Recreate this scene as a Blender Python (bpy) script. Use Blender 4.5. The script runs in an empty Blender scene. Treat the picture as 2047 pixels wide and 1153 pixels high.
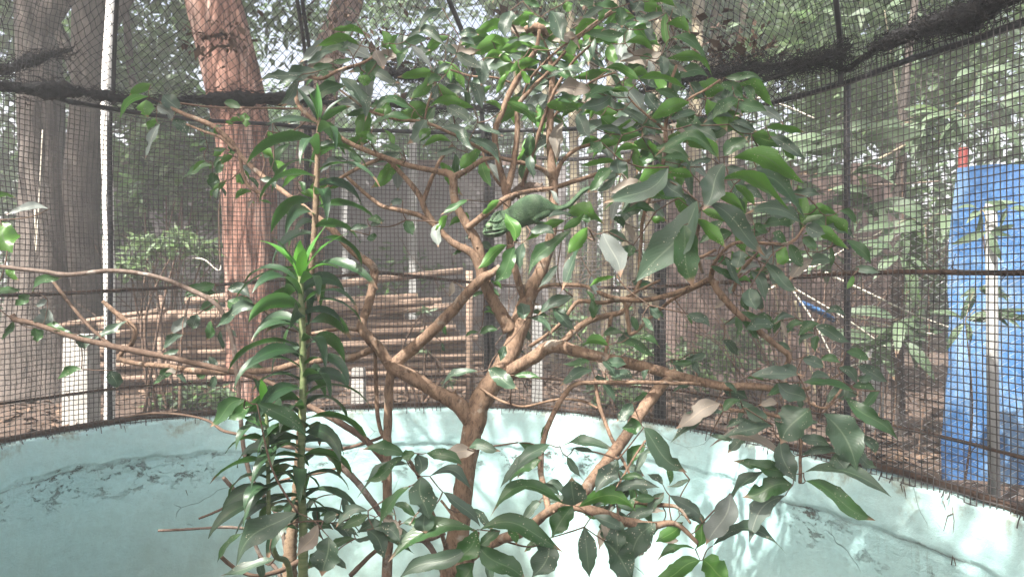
import bpy, math, random
import numpy as np
from mathutils import Vector, Matrix, noise
random.seed(7); np.random.seed(7)
sc = bpy.context.scene
C = sc.collection

# ---------------------------------------------------------------- camera
F, CX, CY, EYE = 1535.0, 1023.5, 576.5, 1.6
cam_d = bpy.data.cameras.new('camera'); cam = bpy.data.objects.new('camera', cam_d); C.objects.link(cam)
cam.location = (0, 0, EYE); cam.rotation_euler = (math.pi/2, 0, 0)
cam_d.sensor_width = 36; cam_d.lens = 36*F/2047; cam_d.clip_start = 0.02; cam_d.clip_end = 600
cam_d.dof.use_dof = True; cam_d.dof.focus_distance = 2.15; cam_d.dof.aperture_fstop = 8.0
sc.camera = cam

# ---------------------------------------------------------------- light
SUN_DIR = Vector((-0.42, -0.50, 0.95)).normalized()      # towards the sun
w = bpy.data.worlds.new('World'); sc.world = w; w.use_nodes = True
nt = w.node_tree; nt.nodes.clear()
sky = nt.nodes.new('ShaderNodeTexSky'); sky.sky_type = 'NISHITA'; sky.sun_disc = False
sky.sun_elevation = math.asin(SUN_DIR.z); sky.sun_rotation = math.atan2(SUN_DIR.x, SUN_DIR.y)
sky.dust_density = 8.0; sky.air_density = 1.0
bg = nt.nodes.new('ShaderNodeBackground'); bg.inputs['Strength'].default_value = 0.10
out = nt.nodes.new('ShaderNodeOutputWorld')
nt.links.new(sky.outputs[0], bg.inputs[0]); nt.links.new(bg.outputs[0], out.inputs[0])
sun_d = bpy.data.lights.new('sun', 'SUN'); sun_d.energy = 5.0; sun_d.angle = math.radians(0.53); sun_d.color = (1, .96, .9)
sun = bpy.data.objects.new('sun', sun_d); C.objects.link(sun)
sun.rotation_euler = (-SUN_DIR).to_track_quat('-Z', 'Y').to_euler()
sc.view_settings.view_transform = 'Standard'; sc.view_settings.look = 'None'
sc.view_settings.exposure = 1.98; sc.view_settings.gamma = 1.0; sc.view_settings.use_curve_mapping = False
sc.cycles.use_denoising = True
sc.cycles.max_bounces = 10; sc.cycles.diffuse_bounces = 4; sc.cycles.transmission_bounces = 6; sc.cycles.transparent_max_bounces = 8; sc.cycles.volume_bounces = 1
sc.cycles.caustics_reflective = False; sc.cycles.caustics_refractive = False

# the misty air under the trees
hz = bpy.data.meshes.new('haze'); hv = [(x, y, z) for x in (-96, 96) for y in (-94, 98) for z in (-1.2, 13.5)]
hz.from_pydata(hv, [], [(0, 1, 3, 2), (4, 6, 7, 5), (0, 4, 5, 1), (2, 3, 7, 6), (0, 2, 6, 4), (1, 5, 7, 3)]); hz.update()
hm = bpy.data.materials.new('haze'); hm.use_nodes = True; hm.node_tree.nodes.clear()
ho = hm.node_tree.nodes.new('ShaderNodeOutputMaterial'); hp = hm.node_tree.nodes.new('ShaderNodeVolumePrincipled')
hp.inputs['Color'].default_value = (.93, .95, .97, 1); hp.inputs['Density'].default_value = 0.0125; hp.inputs['Anisotropy'].default_value = 0.2
hm.node_tree.links.new(hp.outputs[0], ho.inputs['Volume']); hz.materials.append(hm)
haze = bpy.data.objects.new('haze', hz); C.objects.link(haze); haze['kind'] = 'stuff'; haze['label'] = 'pale misty air hanging between the trees'

def P(px, py, Y):
    return Vector(((px-CX)/F*Y, Y, EYE-(py-CY)/F*Y))

# ---------------------------------------------------------------- helpers
class MB:
    def __init__(s): s.v = []; s.f = []; s.uv = []; s.m = []
    def add(s, verts, faces, uvs=None, mi=0):
        n = len(s.v); s.v.extend([tuple(p) for p in verts])
        for f in faces:
            s.f.append(tuple(i+n for i in f)); s.m.append(mi)
        s.uv.extend(uvs if uvs else [(0.0, 0.0)]*len(verts))
    def tube(s, pts, rad, n=8, cap=True, mi=0, rough=0, tex=1.0):
        pts = [Vector(p) for p in pts]
        if not hasattr(rad, '__len__'): rad = [rad]*len(pts)
        vs = []; uv = []; fs = []
        up = Vector((0.13, 0.21, 1)).normalized()
        t0 = (pts[1]-pts[0]).normalized()
        a = t0.cross(up)
        if a.length < 1e-3: a = t0.cross(Vector((1, 0, 0)))
        a.normalize(); L = 0
        for i, p in enumerate(pts):
            t = (pts[min(i+1, len(pts)-1)]-pts[max(i-1, 0)])
            if t.length < 1e-9: t = t0
            t = t.normalized(); a = (a-t*a.dot(t)).normalized(); b = t.cross(a)
            if i: L += (p-pts[i-1]).length
            for k in range(n):
                th = 2*math.pi*k/n; r = rad[i]
                d = a*math.cos(th)+b*math.sin(th)
                if rough:
                    q = p+d*r; r *= 1+rough*noise.noise(q*(0.9/max(rad[i], .004)))
                vs.append(p+d*r); uv.append((k/n, L*tex))
        m = len(pts)
        for i in range(m-1):
            for k in range(n):
                k2 = (k+1) % n
                fs.append((i*n+k, i*n+k2, (i+1)*n+k2, (i+1)*n+k))
        if cap and n > 2:
            fs.append(tuple(range(n-1, -1, -1))); fs.append(tuple((m-1)*n+k for k in range(n)))
        s.add(vs, fs, uv, mi)
    def box(s, c, sz, rot=None, mi=0, jit=0):
        vs = []
        for x in (-.5, .5):
            for y in (-.5, .5):
                for z in (-.5, .5):
                    q = Vector((x*sz[0], y*sz[1], z*sz[2]))
                    if jit: q += Vector([random.uniform(-jit, jit) for _ in range(3)])
                    if rot is not None: q = rot @ q
                    vs.append(q+Vector(c))
        s.add(vs, [(0, 1, 3, 2), (4, 6, 7, 5), (0, 4, 5, 1), (2, 3, 7, 6), (0, 2, 6, 4), (1, 5, 7, 3)], None, mi)
    def build(s, name, mats, parent=None, smooth=True):
        me = bpy.data.meshes.new(name)
        me.from_pydata(s.v, [], s.f)
        if not isinstance(mats, (list, tuple)): mats = [mats]
        for m_ in mats: me.materials.append(m_)
        if len(mats) > 1: me.polygons.foreach_set('material_index', s.m)
        ul = me.uv_layers.new(name='UVMap')
        li = np.empty(len(me.loops), dtype=np.int32); me.loops.foreach_get('vertex_index', li)
        ul.data.foreach_set('uv', np.array(s.uv, dtype=np.float32)[li].ravel())
        me.polygons.foreach_set('use_smooth', [smooth]*len(me.polygons))
        me.update()
        o = bpy.data.objects.new(name, me); C.objects.link(o)
        if parent: attach(o, parent)
        return o

def attach(o, parent):
    # parents carry a translation only, their children's vertices are in world space
    o.parent = parent
    o.location = o.location-parent.location

def tag(o, label=None, cat=None, group=None, kind=None):
    if label: o['label'] = label
    if cat: o['category'] = cat
    if group: o['group'] = group
    if kind: o['kind'] = kind
    return o

def empty(name, loc, label=None, cat=None, group=None, kind=None):
    o = bpy.data.objects.new(name, None); C.objects.link(o); o.location = loc; o.empty_display_size = .1
    return tag(o, label, cat, group, kind)

def cr(pts, n=6, closed=False):
    """Catmull-Rom through tuples of any size"""
    pts = [np.array(p, float) for p in pts]; out = []; m = len(pts)
    rng = range(m) if closed else range(m-1)
    for i in rng:
        if closed: p0, p1, p2, p3 = pts[(i-1) % m], pts[i], pts[(i+1) % m], pts[(i+2) % m]
        else: p0, p1, p2, p3 = pts[max(i-1, 0)], pts[i], pts[i+1], pts[min(i+2, m-1)]
        for k in range(n):
            t = k/n
            out.append(.5*((2*p1)+(-p0+p2)*t+(2*p0-5*p1+4*p2-p3)*t*t+(-p0+3*p1-3*p2+p3)*t**3))
    if not closed: out.append(pts[-1])
    return out

# ---------------------------------------------------------------- materials
class NT:
    def __init__(s, name):
        s.mat = bpy.data.materials.new(name); s.mat.use_nodes = True
        s.t = s.mat.node_tree; s.t.nodes.clear()
        s.o = s.n('ShaderNodeOutputMaterial')
    def n(s, typ, **kw):
        nd = s.t.nodes.new(typ)
        for k, v in kw.items(): setattr(nd, k, v)
        return nd
    def put(s, sock, v):
        if isinstance(v, bpy.types.NodeSocket): s.t.links.new(v, sock)
        elif isinstance(v, tuple) and len(v) == 3 and sock.type == 'RGBA': sock.default_value = (*v, 1)
        else: sock.default_value = v
    def coord(s, kind='Object', scale=(1, 1, 1)):
        c = s.n('ShaderNodeTexCoord'); m = s.n('ShaderNodeMapping')
        s.put(m.inputs['Vector'], c.outputs[kind]); m.inputs['Scale'].default_value = scale
        return m.outputs[0]
    def noise(s, vec, scale=5, detail=4, rough=.55, dist=0):
        nd = s.n('ShaderNodeTexNoise'); s.put(nd.inputs['Vector'], vec)
        nd.inputs['Scale'].default_value = scale; nd.inputs['Detail'].default_value = detail
        nd.inputs['Roughness'].default_value = rough; nd.inputs['Distortion'].default_value = dist
        return nd.outputs['Fac']
    def vor(s, vec, scale=5, feature='F1', out='Distance', rnd=1.0):
        nd = s.n('ShaderNodeTexVoronoi', feature=feature); s.put(nd.inputs['Vector'], vec)
        nd.inputs['Scale'].default_value = scale; nd.inputs['Randomness'].default_value = rnd
        return nd.outputs[out]
    def ramp(s, fac, stops, interp='LINEAR'):
        r = s.n('ShaderNodeValToRGB'); s.put(r.inputs[0], fac); r.color_ramp.interpolation = interp
        e = r.color_ramp.elements
        while len(e) < len(stops): e.new(.5)
        for i, (p, c) in enumerate(stops):
            if not isinstance(c, tuple): c = (c, c, c)
            e[i].position = p; e[i].color = (*c, 1)
        return r.outputs[0]
    def mix(s, fac, a, b, typ='MIX'):
        m = s.n('ShaderNodeMix', data_type='RGBA', blend_type=typ)
        s.put(m.inputs[0], fac); s.put(m.inputs[6], a); s.put(m.inputs[7], b)
        return m.outputs[2]
    def math(s, op, a, b=0.0, c=None, clamp=False):
        m = s.n('ShaderNodeMath', operation=op, use_clamp=clamp); s.put(m.inputs[0], a); s.put(m.inputs[1], b)
        if c is not None: s.put(m.inputs[2], c)
        return m.outputs[0]
    def bump(s, h, strength=.5, dist=.01, normal=None):
        b = s.n('ShaderNodeBump'); b.inputs['Strength'].default_value = strength; b.inputs['Distance'].default_value = dist
        s.put(b.inputs['Height'], h)
        if normal: s.put(b.inputs['Normal'], normal)
        return b.outputs[0]
    def bsdf(s, col, rough=.8, normal=None, spec=.3, metal=0):
        b = s.n('ShaderNodeBsdfPrincipled'); s.put(b.inputs['Base Color'], col); s.put(b.inputs['Roughness'], rough)
        b.inputs['Specular IOR Level'].default_value = spec; b.inputs['Metallic'].default_value = metal
        if normal: s.put(b.inputs['Normal'], normal)
        return b.outputs[0]
    def done(s, sh):
        s.t.links.new(sh, s.o.inputs['Surface']); return s.mat

def simple(name, c1, c2, scale=6, rough=.8, bump=.4, dist=.006, stretch=(1, 1, 1), detail=6, spec=.3, metal=0):
    t = NT(name); v = t.coord('Object', stretch); f = t.noise(v, scale, detail, .6)
    col = t.ramp(f, [(.3, c1), (.7, c2)])
    return t.done(t.bsdf(col, rough, t.bump(t.noise(v, scale*3, 5, .65), bump, dist), spec, metal))

def leaf_mat(name, top1, top2, under, rib, dust=0.5, spots=0.5, transl=.28, rough=.42, brown=.5):
    t = NT(name)
    uvn = t.n('ShaderNodeTexCoord'); sep = t.n('ShaderNodeSeparateXYZ'); t.put(sep.inputs[0], uvn.outputs['UV'])
    u, v = sep.outputs[0], sep.outputs[1]
    oi = t.n('ShaderNodeObjectInfo'); geo = t.n('ShaderNodeNewGeometry')
    rnd = t.math('FRACT', t.math('ADD', t.math('MULTIPLY', oi.outputs['Random'], 7.3), geo.outputs['Random Per Island']))
    oc = t.coord('Object')
    n1 = t.noise(oc, 14, 5, .6)
    col = t.mix(rnd, top1, top2)
    # grey dust lying on the upper face
    dcol = (.11, .135, .122)
    dn = t.math('MULTIPLY', t.ramp(n1, [(.3, 0.15), (.65, 1.0)]), dust)
    col = t.mix(t.math('MULTIPLY', dn, t.math('ADD', .35, t.math('MULTIPLY', t.math('FRACT', t.math('MULTIPLY', rnd, 5.7)), .65))), col, dcol)
    ucol = t.mix(rnd, under, tuple(min(1, c*1.35) for c in under))
    col = t.mix(geo.outputs['Backfacing'], col, ucol)
    cu = t.math('ABSOLUTE', t.math('SUBTRACT', u, .5))
    ribf = t.ramp(cu, [(.012, .75), (.035, 0.0)])
    # side veins
    ph = t.math('SUBTRACT', t.math('MULTIPLY', v, 16), t.math('MULTIPLY', cu, 9))
    vein = t.math('ABSOLUTE', t.math('SINE', t.math('MULTIPLY', ph, 3.14159)))
    veinf = t.math('MULTIPLY', t.ramp(vein, [(.0, 1.0), (.16, 0.0)]), .035)
    col = t.mix(t.math('MAXIMUM', ribf, veinf), col, rib)
    # pale scale insects along the rib
    sv = t.vor(oc, 150, 'F1'); sm = t.ramp(sv, [(.17, 1.0), (.24, 0.0)])
    mask = t.ramp(t.noise(oc, 26, 3, .6), [(.52, 0.0), (.62, 1.0)])
    col = t.mix(t.math('MULTIPLY', t.math('MULTIPLY', sm, mask), spots), col, (.5, .45, .34))
    # brown tips and edge burn
    tipn = t.math('ADD', v, t.math('MULTIPLY', t.math('SUBTRACT', n1, .5), .35))
    tip = t.math('MULTIPLY', t.ramp(tipn, [(.86, 0.0), (.93, 1.0)]), t.math('GREATER_THAN', t.math('FRACT', t.math('MULTIPLY', rnd, 11.1)), 1-brown))
    col = t.mix(tip, col, (.27, .17, .11))
    hole = t.ramp(t.noise(oc, 9, 4, .7), [(.70, 0.0), (.76, .8)])
    col = t.mix(t.math('MULTIPLY', hole, brown), col, (.2, .12, .07))
    nb = t.bump(t.math('ADD', t.math('MULTIPLY', vein, .25), n1), .22, .004)
    rr = t.mix(dn, (rough,)*3, (rough+.16,)*3)
    p = t.bsdf(col, rr, nb, .45)
    tr = t.n('ShaderNodeBsdfTranslucent'); t.put(tr.inputs[0], t.mix(1.0, col, (1.0, 1.6, .45), 'MULTIPLY'))
    t.put(tr.inputs[0], t.mix(.5, under, col))
    ms = t.n('ShaderNodeMixShader'); ms.inputs[0].default_value = transl
    t.t.links.new(p, ms.inputs[1]); t.t.links.new(tr.outputs[0], ms.inputs[2])
    return t.done(ms.outputs[0])

def bark_mat(name, c1, c2, crack, sc_=30, stretch=.25, bump=.7, dist=.004, lichen=None):
    t = NT(name)
    uv = t.coord('UV', (6, 14, 1)); oc = t.coord('Object')
    n0 = t.noise(oc, sc_*.6, 8, .72, .4)
    vv = t.n('ShaderNodeMapping'); t.put(vv.inputs[0], oc); vv.inputs['Scale'].default_value = (1, 1, stretch)
    n2 = t.noise(vv.outputs[0], sc_*2.6, 8, .75, .8)
    col = t.ramp(n0, [(.3, c1), (.68, c2)])
    col = t.mix(t.ramp(n2, [(.38, .9), (.53, 0.0)]), col, crack)
    if lichen: col = t.mix(t.ramp(t.noise(oc, 16, 5, .65), [(.58, 0.0), (.7, .6)]), col, lichen)
    return t.done(t.bsdf(col, .88, t.bump(n2, bump, dist), .2))

M = {}
M['leaf_dusty'] = leaf_mat('leaf_dusty', (.024, .055, .028), (.044, .09, .045), (.07, .155, .032), (.14, .19, .12), .5, .8, .22, .33)
M['leaf_green'] = leaf_mat('leaf_green', (.021, .068, .016), (.038, .108, .025), (.07, .175, .024), (.1, .17, .07), .2, .6, .32, .28)
M['leaf_lime'] = leaf_mat('leaf_lime', (.034, .105, .018), (.055, .15, .026), (.065, .17, .03), (.2, .34, .1), .08, .1, .36, .4, .05)  # young leaves, and the brighter colour given to sunlit green leaves low right
M['leaf_pale'] = leaf_mat('leaf_pale', (.11, .15, .125), (.2, .22, .2), (.16, .22, .13), (.3, .32, .27), .7, .7, .25, .45, .6)
M['leaf_dead'] = leaf_mat('leaf_dead', (.16, .13, .1), (.24, .2, .16), (.24, .19, .12), (.3, .24, .18), .35, .6, .2, .6, 1.0)
M['leaf_strap'] = leaf_mat('leaf_strap', (.015, .046, .017), (.026, .066, .025), (.045, .12, .025), (.06, .14, .05), .25, .15, .25, .34, .25)
M['leaf_strap_new'] = leaf_mat('leaf_strap_new', (.045, .16, .022), (.065, .2, .03), (.09, .25, .035), (.12, .32, .05), .05, 0, .3, .34, 0)
M['leaf_far'] = leaf_mat('leaf_far', (.024, .052, .02), (.055, .098, .038), (.075, .15, .04), (.1, .18, .06), .25, 0, .42, .5, .1)
M['leaf_far2'] = leaf_mat('leaf_far2', (.05, .08, .04), (.095, .135, .065), (.12, .2, .075), (.12, .2, .09), .35, 0, .42, .5, .1)
M['leaf_bamboo'] = leaf_mat('leaf_bamboo', (.08, .125, .07), (.14, .2, .115), (.15, .22, .1), (.2, .3, .15), .3, 0, .4, .5, .1)
M['bark'] = bark_mat('bark', (.15, .095, .062), (.28, .19, .13), (.065, .042, .03), 26, .35, 1.0, .005, (.42, .40, .34))
M['bark_twig'] = bark_mat('bark_twig', (.08, .052, .038), (.16, .11, .08), (.08, .05, .035), 40, .5, .5, .002)
M['bark_dead'] = bark_mat('bark_dead', (.115, .085, .07), (.21, .165, .135), (.1, .07, .05), 30, .5, .6, .003, (.5, .47, .42))
M['cane'] = bark_mat('cane', (.16, .115, .075), (.25, .185, .125), (.09, .06, .04), 30, 1.5, .4, .002)
M['cane_green'] = simple('cane_green', (.09, .13, .05), (.2, .22, .11), 20, .5, .2, .002, (1, 1, 6))
M['iron'] = simple('iron', (.012, .013, .016), (.04, .04, .042), 18, .5, .5, .002, spec=.4)
M['rust'] = simple('rust', (.03, .02, .016), (.11, .065, .045), 30, .85, .9, .004)
M['wire'] = simple('wire', (.03, .027, .027), (.11, .098, .094), 9, .55, .2, .001)
M['net'] = simple('net', (.010, .010, .012), (.028, .028, .03), 12, .7, .2, .001)
M['rope'] = simple('rope', (.008, .008, .009), (.035, .033, .033), 40, .9, 1.0, .01)
M['litter'] = simple('litter', (.04, .026, .02), (.17, .115, .08), 9, .9, .6, .01)
M['wood_pole'] = simple('wood_pole', (.13, .088, .066), (.30, .215, .16), 7, .8, .6, .004, (.3, 1, 1))
M['wood_end'] = simple('wood_end', (.45, .33, .22), (.6, .48, .36), 40, .85, .3, .002)
M['concrete'] = simple('concrete', (.24, .23, .21), (.44, .43, .4), 9, .9, .6, .006)
M['grey_pipe'] = simple('grey_pipe', (.2, .2, .19), (.30, .30, .29), 8, .7, .3, .002)
M['pale_pole'] = simple('pale_pole', (.5, .48, .44), (.8, .79, .76), 7, .75, .3, .004, (1, 1, .2))
M['board'] = simple('board', (.13, .122, .122), (.21, .195, .195), 1.5, .85, .3, .01)
M['plank'] = simple('plank', (.07, .05, .045), (.18, .13, .11), 3, .85, .5, .01, (1.5, 1, .12))
M['culm'] = simple('culm', (.15, .13, .085), (.25, .215, .15), 3, .5, .15, .002, (1, 1, .3))
M['red'] = simple('red', (.09, .016, .014), (.14, .024, .02), 5, .6, .2, .002)
def tarp_mat():
    t = NT('tarp'); oc = t.coord('Object'); m = t.n('ShaderNodeMapping'); t.put(m.inputs[0], oc); m.inputs['Scale'].default_value = (1, 1, .35)
    n1 = t.noise(m.outputs[0], 5, 6, .65, .6); n2 = t.noise(oc, 18, 7, .75, 1.2)
    col = t.ramp(n1, [(.3, (.02, .065, .17)), (.5, (.045, .125, .27)), (.68, (.19, .28, .38))])
    col = t.mix(t.ramp(n2, [(.60, 0.0), (.72, .55)]), col, (.22, .27, .3))  # lighter patches: sun dapples painted into the tarp colour
    g = t.n('ShaderNodeTexWave'); t.put(g.inputs['Vector'], oc); g.inputs['Scale'].default_value = 1.1; g.inputs['Distortion'].default_value = 7; g.inputs['Detail'].default_value = 5
    return t.done(t.bsdf(col, .33, t.bump(t.math('ADD', t.math('MULTIPLY', g.outputs['Fac'], .8), n1), 1.0, .035), .5))
M['tarp'] = tarp_mat()
M['galv'] = simple('galv', (.45, .46, .46), (.6, .61, .6), 20, .5, .1, .001, metal=0)
M['dry_stick'] = simple('dry_stick', (.5, .46, .38), (.72, .68, .58), 10, .7, .3, .002)
M['trunk_grey'] = bark_mat('trunk_grey', (.07, .06, .052), (.15, .125, .11), (.03, .026, .022), 5, .12, 1.0, .03)
M['trunk_dark'] = bark_mat('trunk_dark', (.06, .05, .042), (.12, .1, .085), (.03, .024, .02), 6, .15, 1.0, .03)

def red_bark():
    t = NT('bark_red'); oc = t.coord('Object'); 
    m = t.n('ShaderNodeMapping'); t.put(m.inputs[0], oc); m.inputs['Scale'].default_value = (1, 1, .14)
    nz = t.noise(m.outputs[0], 9, 6, .65, .9)
    v = t.vor(m.outputs[0], 15, 'DISTANCE_TO_EDGE')
    fine = t.noise(m.outputs[0], 60, 6, .7)
    col = t.ramp(nz, [(.3, (.18, .085, .065)), (.5, (.29, .155, .115)), (.68, (.43, .31, .26))])
    col = t.mix(t.ramp(v, [(.0, .85), (.12, 0.0)]), col, (.085, .036, .026))
    col = t.mix(t.ramp(nz, [(.38, 1.0), (.455, 0.0)]), col, (.07, .03, .02))
    h = t.math('ADD', t.math('MULTIPLY', nz, 2.0), t.math('ADD', t.ramp(v, [(0, 0.0), (.2, .8)]), fine))
    return t.done(t.bsdf(col, .85, t.bump(h, 1.0, .02), .2))
M['bark_red'] = red_bark()

def wall_mat():
    t = NT('teal_paint'); oc = t.coord('Object'); sep = t.n('ShaderNodeSeparateXYZ'); t.put(sep.inputs[0], oc)
    z = sep.outputs[2]
    big = t.noise(oc, 1.6, 5, .6); mid = t.noise(oc, 7, 6, .65, .3); fine = t.noise(oc, 60, 5, .7)
    col = t.ramp(big, [(.3, (.385, .62, .625)), (.7, (.48, .71, .70))])
    dr0 = t.n('ShaderNodeMapping'); t.put(dr0.inputs[0], oc); dr0.inputs['Scale'].default_value = (1, 1, .3)
    # paler towards the coping and greener near the floor (damp grime)
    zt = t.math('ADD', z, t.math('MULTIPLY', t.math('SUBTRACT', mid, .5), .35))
    col = t.mix(t.ramp(zt, [(.75, 0.0), (1.0, .4)]), col, (.64, .77, .735))
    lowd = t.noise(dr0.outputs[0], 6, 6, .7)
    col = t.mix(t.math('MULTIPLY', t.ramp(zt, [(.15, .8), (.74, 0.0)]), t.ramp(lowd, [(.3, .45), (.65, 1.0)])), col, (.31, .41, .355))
    # peeled patches under the plaster seam
    st = t.n('ShaderNodeMapping'); t.put(st.inputs[0], oc); st.inputs['Scale'].default_value = (1, 1, 1.7)
    pn = t.noise(st.outputs[0], 13, 10, .82, .25)
    uvc = t.n('ShaderNodeTexCoord'); su = t.n('ShaderNodeSeparateXYZ'); t.put(su.inputs[0], uvc.outputs['UV'])
    sz = su.outputs[1]; szn = t.math('ADD', sz, t.math('MULTIPLY', t.math('SUBTRACT', mid, .5), .10))
    band = t.ramp(t.math('ADD', t.math('ADD', sz, .5), t.math('MULTIPLY', t.math('SUBTRACT', big, .5), .12)), [(.32, 0.0), (.44, 1.0), (.50, 1.0), (.515, 0.0)])
    seamline = t.ramp(t.math('ABSOLUTE', t.math('ADD', sz, t.math('MULTIPLY', t.math('SUBTRACT', t.noise(oc, 30, 4, .7), .5), .02))), [(.0, .9), (.0055, 0.0)])
    seamline = t.math('MULTIPLY', seamline, t.ramp(t.noise(oc, 4.6, 4, .65), [(.44, .0), (.58, .9)]))
    patch = t.ramp(t.noise(oc, 2.3, 3, .6), [(.47, 0.0), (.56, 1.0)])
    peel = t.math('MULTIPLY', t.ramp(pn, [(.545, 0.0), (.575, 1.0)]), t.math('MULTIPLY', band, patch))
    col = t.mix(t.math('MULTIPLY', peel, .95), col, (.085, .08, .065))
    # vertical drip streaks
    dr = t.n('ShaderNodeMapping'); t.put(dr.inputs[0], oc); dr.inputs['Scale'].default_value = (1, 1, .16)
    dn = t.noise(dr.outputs[0], 34, 5, .7)
    drips = t.math('MULTIPLY', t.ramp(dn, [(.54, 0.0), (.66, .55)]), band)
    col = t.mix(t.math('MULTIPLY', drips, t.ramp(mid, [(.45, 0.0), (.6, 1.0)])), col, (.14, .17, .15))
    col = t.mix(seamline, col, (.10, .10, .085))
    # hairline cracks
    wv = t.n('ShaderNodeMix', data_type='VECTOR'); wv.inputs[0].default_value = .12
    nn = t.n('ShaderNodeTexNoise'); t.put(nn.inputs['Vector'], oc); nn.inputs['Scale'].default_value = 6
    t.put(wv.inputs[4], oc); t.put(wv.inputs[5], nn.outputs['Color'])
    cr_ = t.vor(wv.outputs[1], 2.3, 'DISTANCE_TO_EDGE')
    crf = t.math('MULTIPLY', t.ramp(cr_, [(.0, 1.0), (.0035, 0.0)]), t.ramp(t.noise(oc, 2.6, 2, .5), [(.54, 0.0), (.6, .6)]))
    col = t.mix(crf, col, (.08, .1, .095))
    # specks
    sp = t.ramp(t.vor(oc, 60, 'F1'), [(.06, .8), (.10, 0.0)]); sm = t.ramp(t.noise(oc, 9, 3, .6), [(.52, 0.0), (.58, 1.0)])
    col = t.mix(t.math('MULTIPLY', sp, sm), col, (.12, .12, .1))
    fm = t.noise(oc, 38, 7, .75)
    col = t.mix(t.ramp(fm, [(.42, .16), (.6, 0.0)]), col, (.24, .34, .32))
    rimg = t.math('MULTIPLY', t.ramp(zt, [(.93, 0.0), (1.03, .8)]), t.ramp(dn, [(.42, 0.0), (.6, 1.0)]))
    col = t.mix(rimg, col, (.13, .12, .095))
    # green and ochre algae near the coping
    al = t.math('MULTIPLY', t.ramp(zt, [(.90, 0.0), (.97, .55)]), t.ramp(mid, [(.5, 0.0), (.62, 1.0)]))
    col = t.mix(al, col, (.25, .24, .15))
    rel = t.math('MULTIPLY', t.noise(st.outputs[0], 16, 8, .7, .5), t.math('MULTIPLY', band, .55)); h = t.math('ADD', t.math('ADD', rel, t.math('MULTIPLY', mid, .14)), t.math('MULTIPLY', mid, 0.0)); h = t.math('ADD', h, t.math('ADD', t.math('ADD', t.math('MULTIPLY', fine, .10), t.math('MULTIPLY', t.noise(st.outputs[0], 26, 6, .75, 1.5), .16)), t.math('MULTIPLY', t.math('ADD', peel, crf), -.5)))
    return t.done(t.bsdf(col, .78, t.bump(h, .8, .02), .15))
M['wall'] = wall_mat()

def ground_mat(name, a, b, c):
    t = NT(name); oc = t.coord('Object'); n1 = t.noise(oc, 1.3, 6, .65); n2 = t.noise(oc, 22, 7, .75)
    col = t.ramp(n1, [(.3, a), (.7, b)]); col = t.mix(t.ramp(n2, [(.5, 0.0), (.62, .8)]), col, c)
    return t.done(t.bsdf(col, .95, t.bump(n2, 1.0, .04), .1))
M['ground'] = ground_mat('ground', (.075, .055, .045), (.15, .115, .095), (.19, .13, .10))
M['floor'] = ground_mat('floor', (.1, .08, .06), (.18, .14, .11), (.22, .16, .11))

def skin_mat():
    t = NT('chameleon_skin'); oc = t.coord('Object')
    n1 = t.noise(oc, 34, 4, .6); n2 = t.noise(oc, 12, 3, .5)
    col = t.ramp(n1, [(.34, (.024, .066, .026)), (.62, (.07, .14, .06))])
    col = t.mix(t.ramp(n2, [(.53, 0.0), (.66, .55)]), col, (.2, .21, .185))
    sc1 = t.vor(oc, 420, 'F1'); sc2 = t.vor(oc, 160, 'F1')
    col = t.mix(t.ramp(sc1, [(.25, .5), (.7, 0.0)]), col, (.15, .22, .12))
    wv = t.n('ShaderNodeTexWave'); wv.bands_direction = 'X'; t.put(wv.inputs['Vector'], oc); wv.inputs['Scale'].default_value = 9; wv.inputs['Distortion'].default_value = 6; wv.inputs['Detail'].default_value = 4
    col = t.mix(t.ramp(wv.outputs['Fac'], [(.1, .6), (.45, 0.0)]), col, (.022, .055, .026))
    col = t.mix(t.ramp(sc2, [(.0, .0), (.6, .35)]), col, (.02, .05, .022))
    h = t.math('ADD', t.math('MULTIPLY', sc1, -1), t.math('MULTIPLY', sc2, -.8))
    return t.done(t.bsdf(col, .6, t.bump(h, .8, .0015), .35))
M['skin'] = skin_mat()
M['skin_pale'] = simple('skin_pale', (.09, .15, .07), (.16, .21, .12), 90, .55, .6, .001)
M['pupil'] = simple('pupil', (.004, .004, .004), (.01, .01, .01), 5, .15, 0, .001, spec=.8)

# ---------------------------------------------------------------- enclosure plan (inner face of the wall)
WALL_TOP = .96
WP = [(-2.07, 3.10), (-1.82, 3.57), (-1.361, 3.845), (-.693, 4.034), (-.062, 4.034), (.647, 3.592), (1.10, 2.928), (1.28, 2.529), (1.404, 2.106),
      (1.50, 1.4), (1.40, .45), (1.0, -.4), (.3, -.85), (-.6, -.9), (-1.5, -.45), (-2.1, .45), (-2.32, 1.5), (-2.27, 2.4)]
ring = [Vector((p[0], p[1], 0)) for p in cr(WP, 120, True)]
acc = [0]
for i in range(len(ring)): acc.append(acc[-1]+(ring[(i+1) % len(ring)]-ring[i]).length)
PER = acc[-1]; acc = np.array(acc)
RX = np.array([p.x for p in ring]+[ring[0].x]); RY = np.array([p.y for p in ring]+[ring[0].y])
def ring_at(s):
    s = s % PER
    return Vector((float(np.interp(s, acc, RX)), float(np.interp(s, acc, RY)), 0))
CEN = Vector((-.35, 1.7, 0))
def ring_n(s):     # outward
    t = ring_at(s+.01)-ring_at(s-.01); n = Vector((t.y, -t.x, 0)).normalized()
    return n if n.dot(ring_at(s)-CEN) > 0 else -n
def s_of_px(px):   # where the line of sight of a column crosses the ring beyond the camera
    best = None
    for i in range(len(ring)):
        p = ring[i]
        if p.y < 1: continue
        d = abs(CX+F*p.x/p.y-px)
        if best is None or d < best[0]: best = (d, acc[i])
    return best[1]

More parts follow.
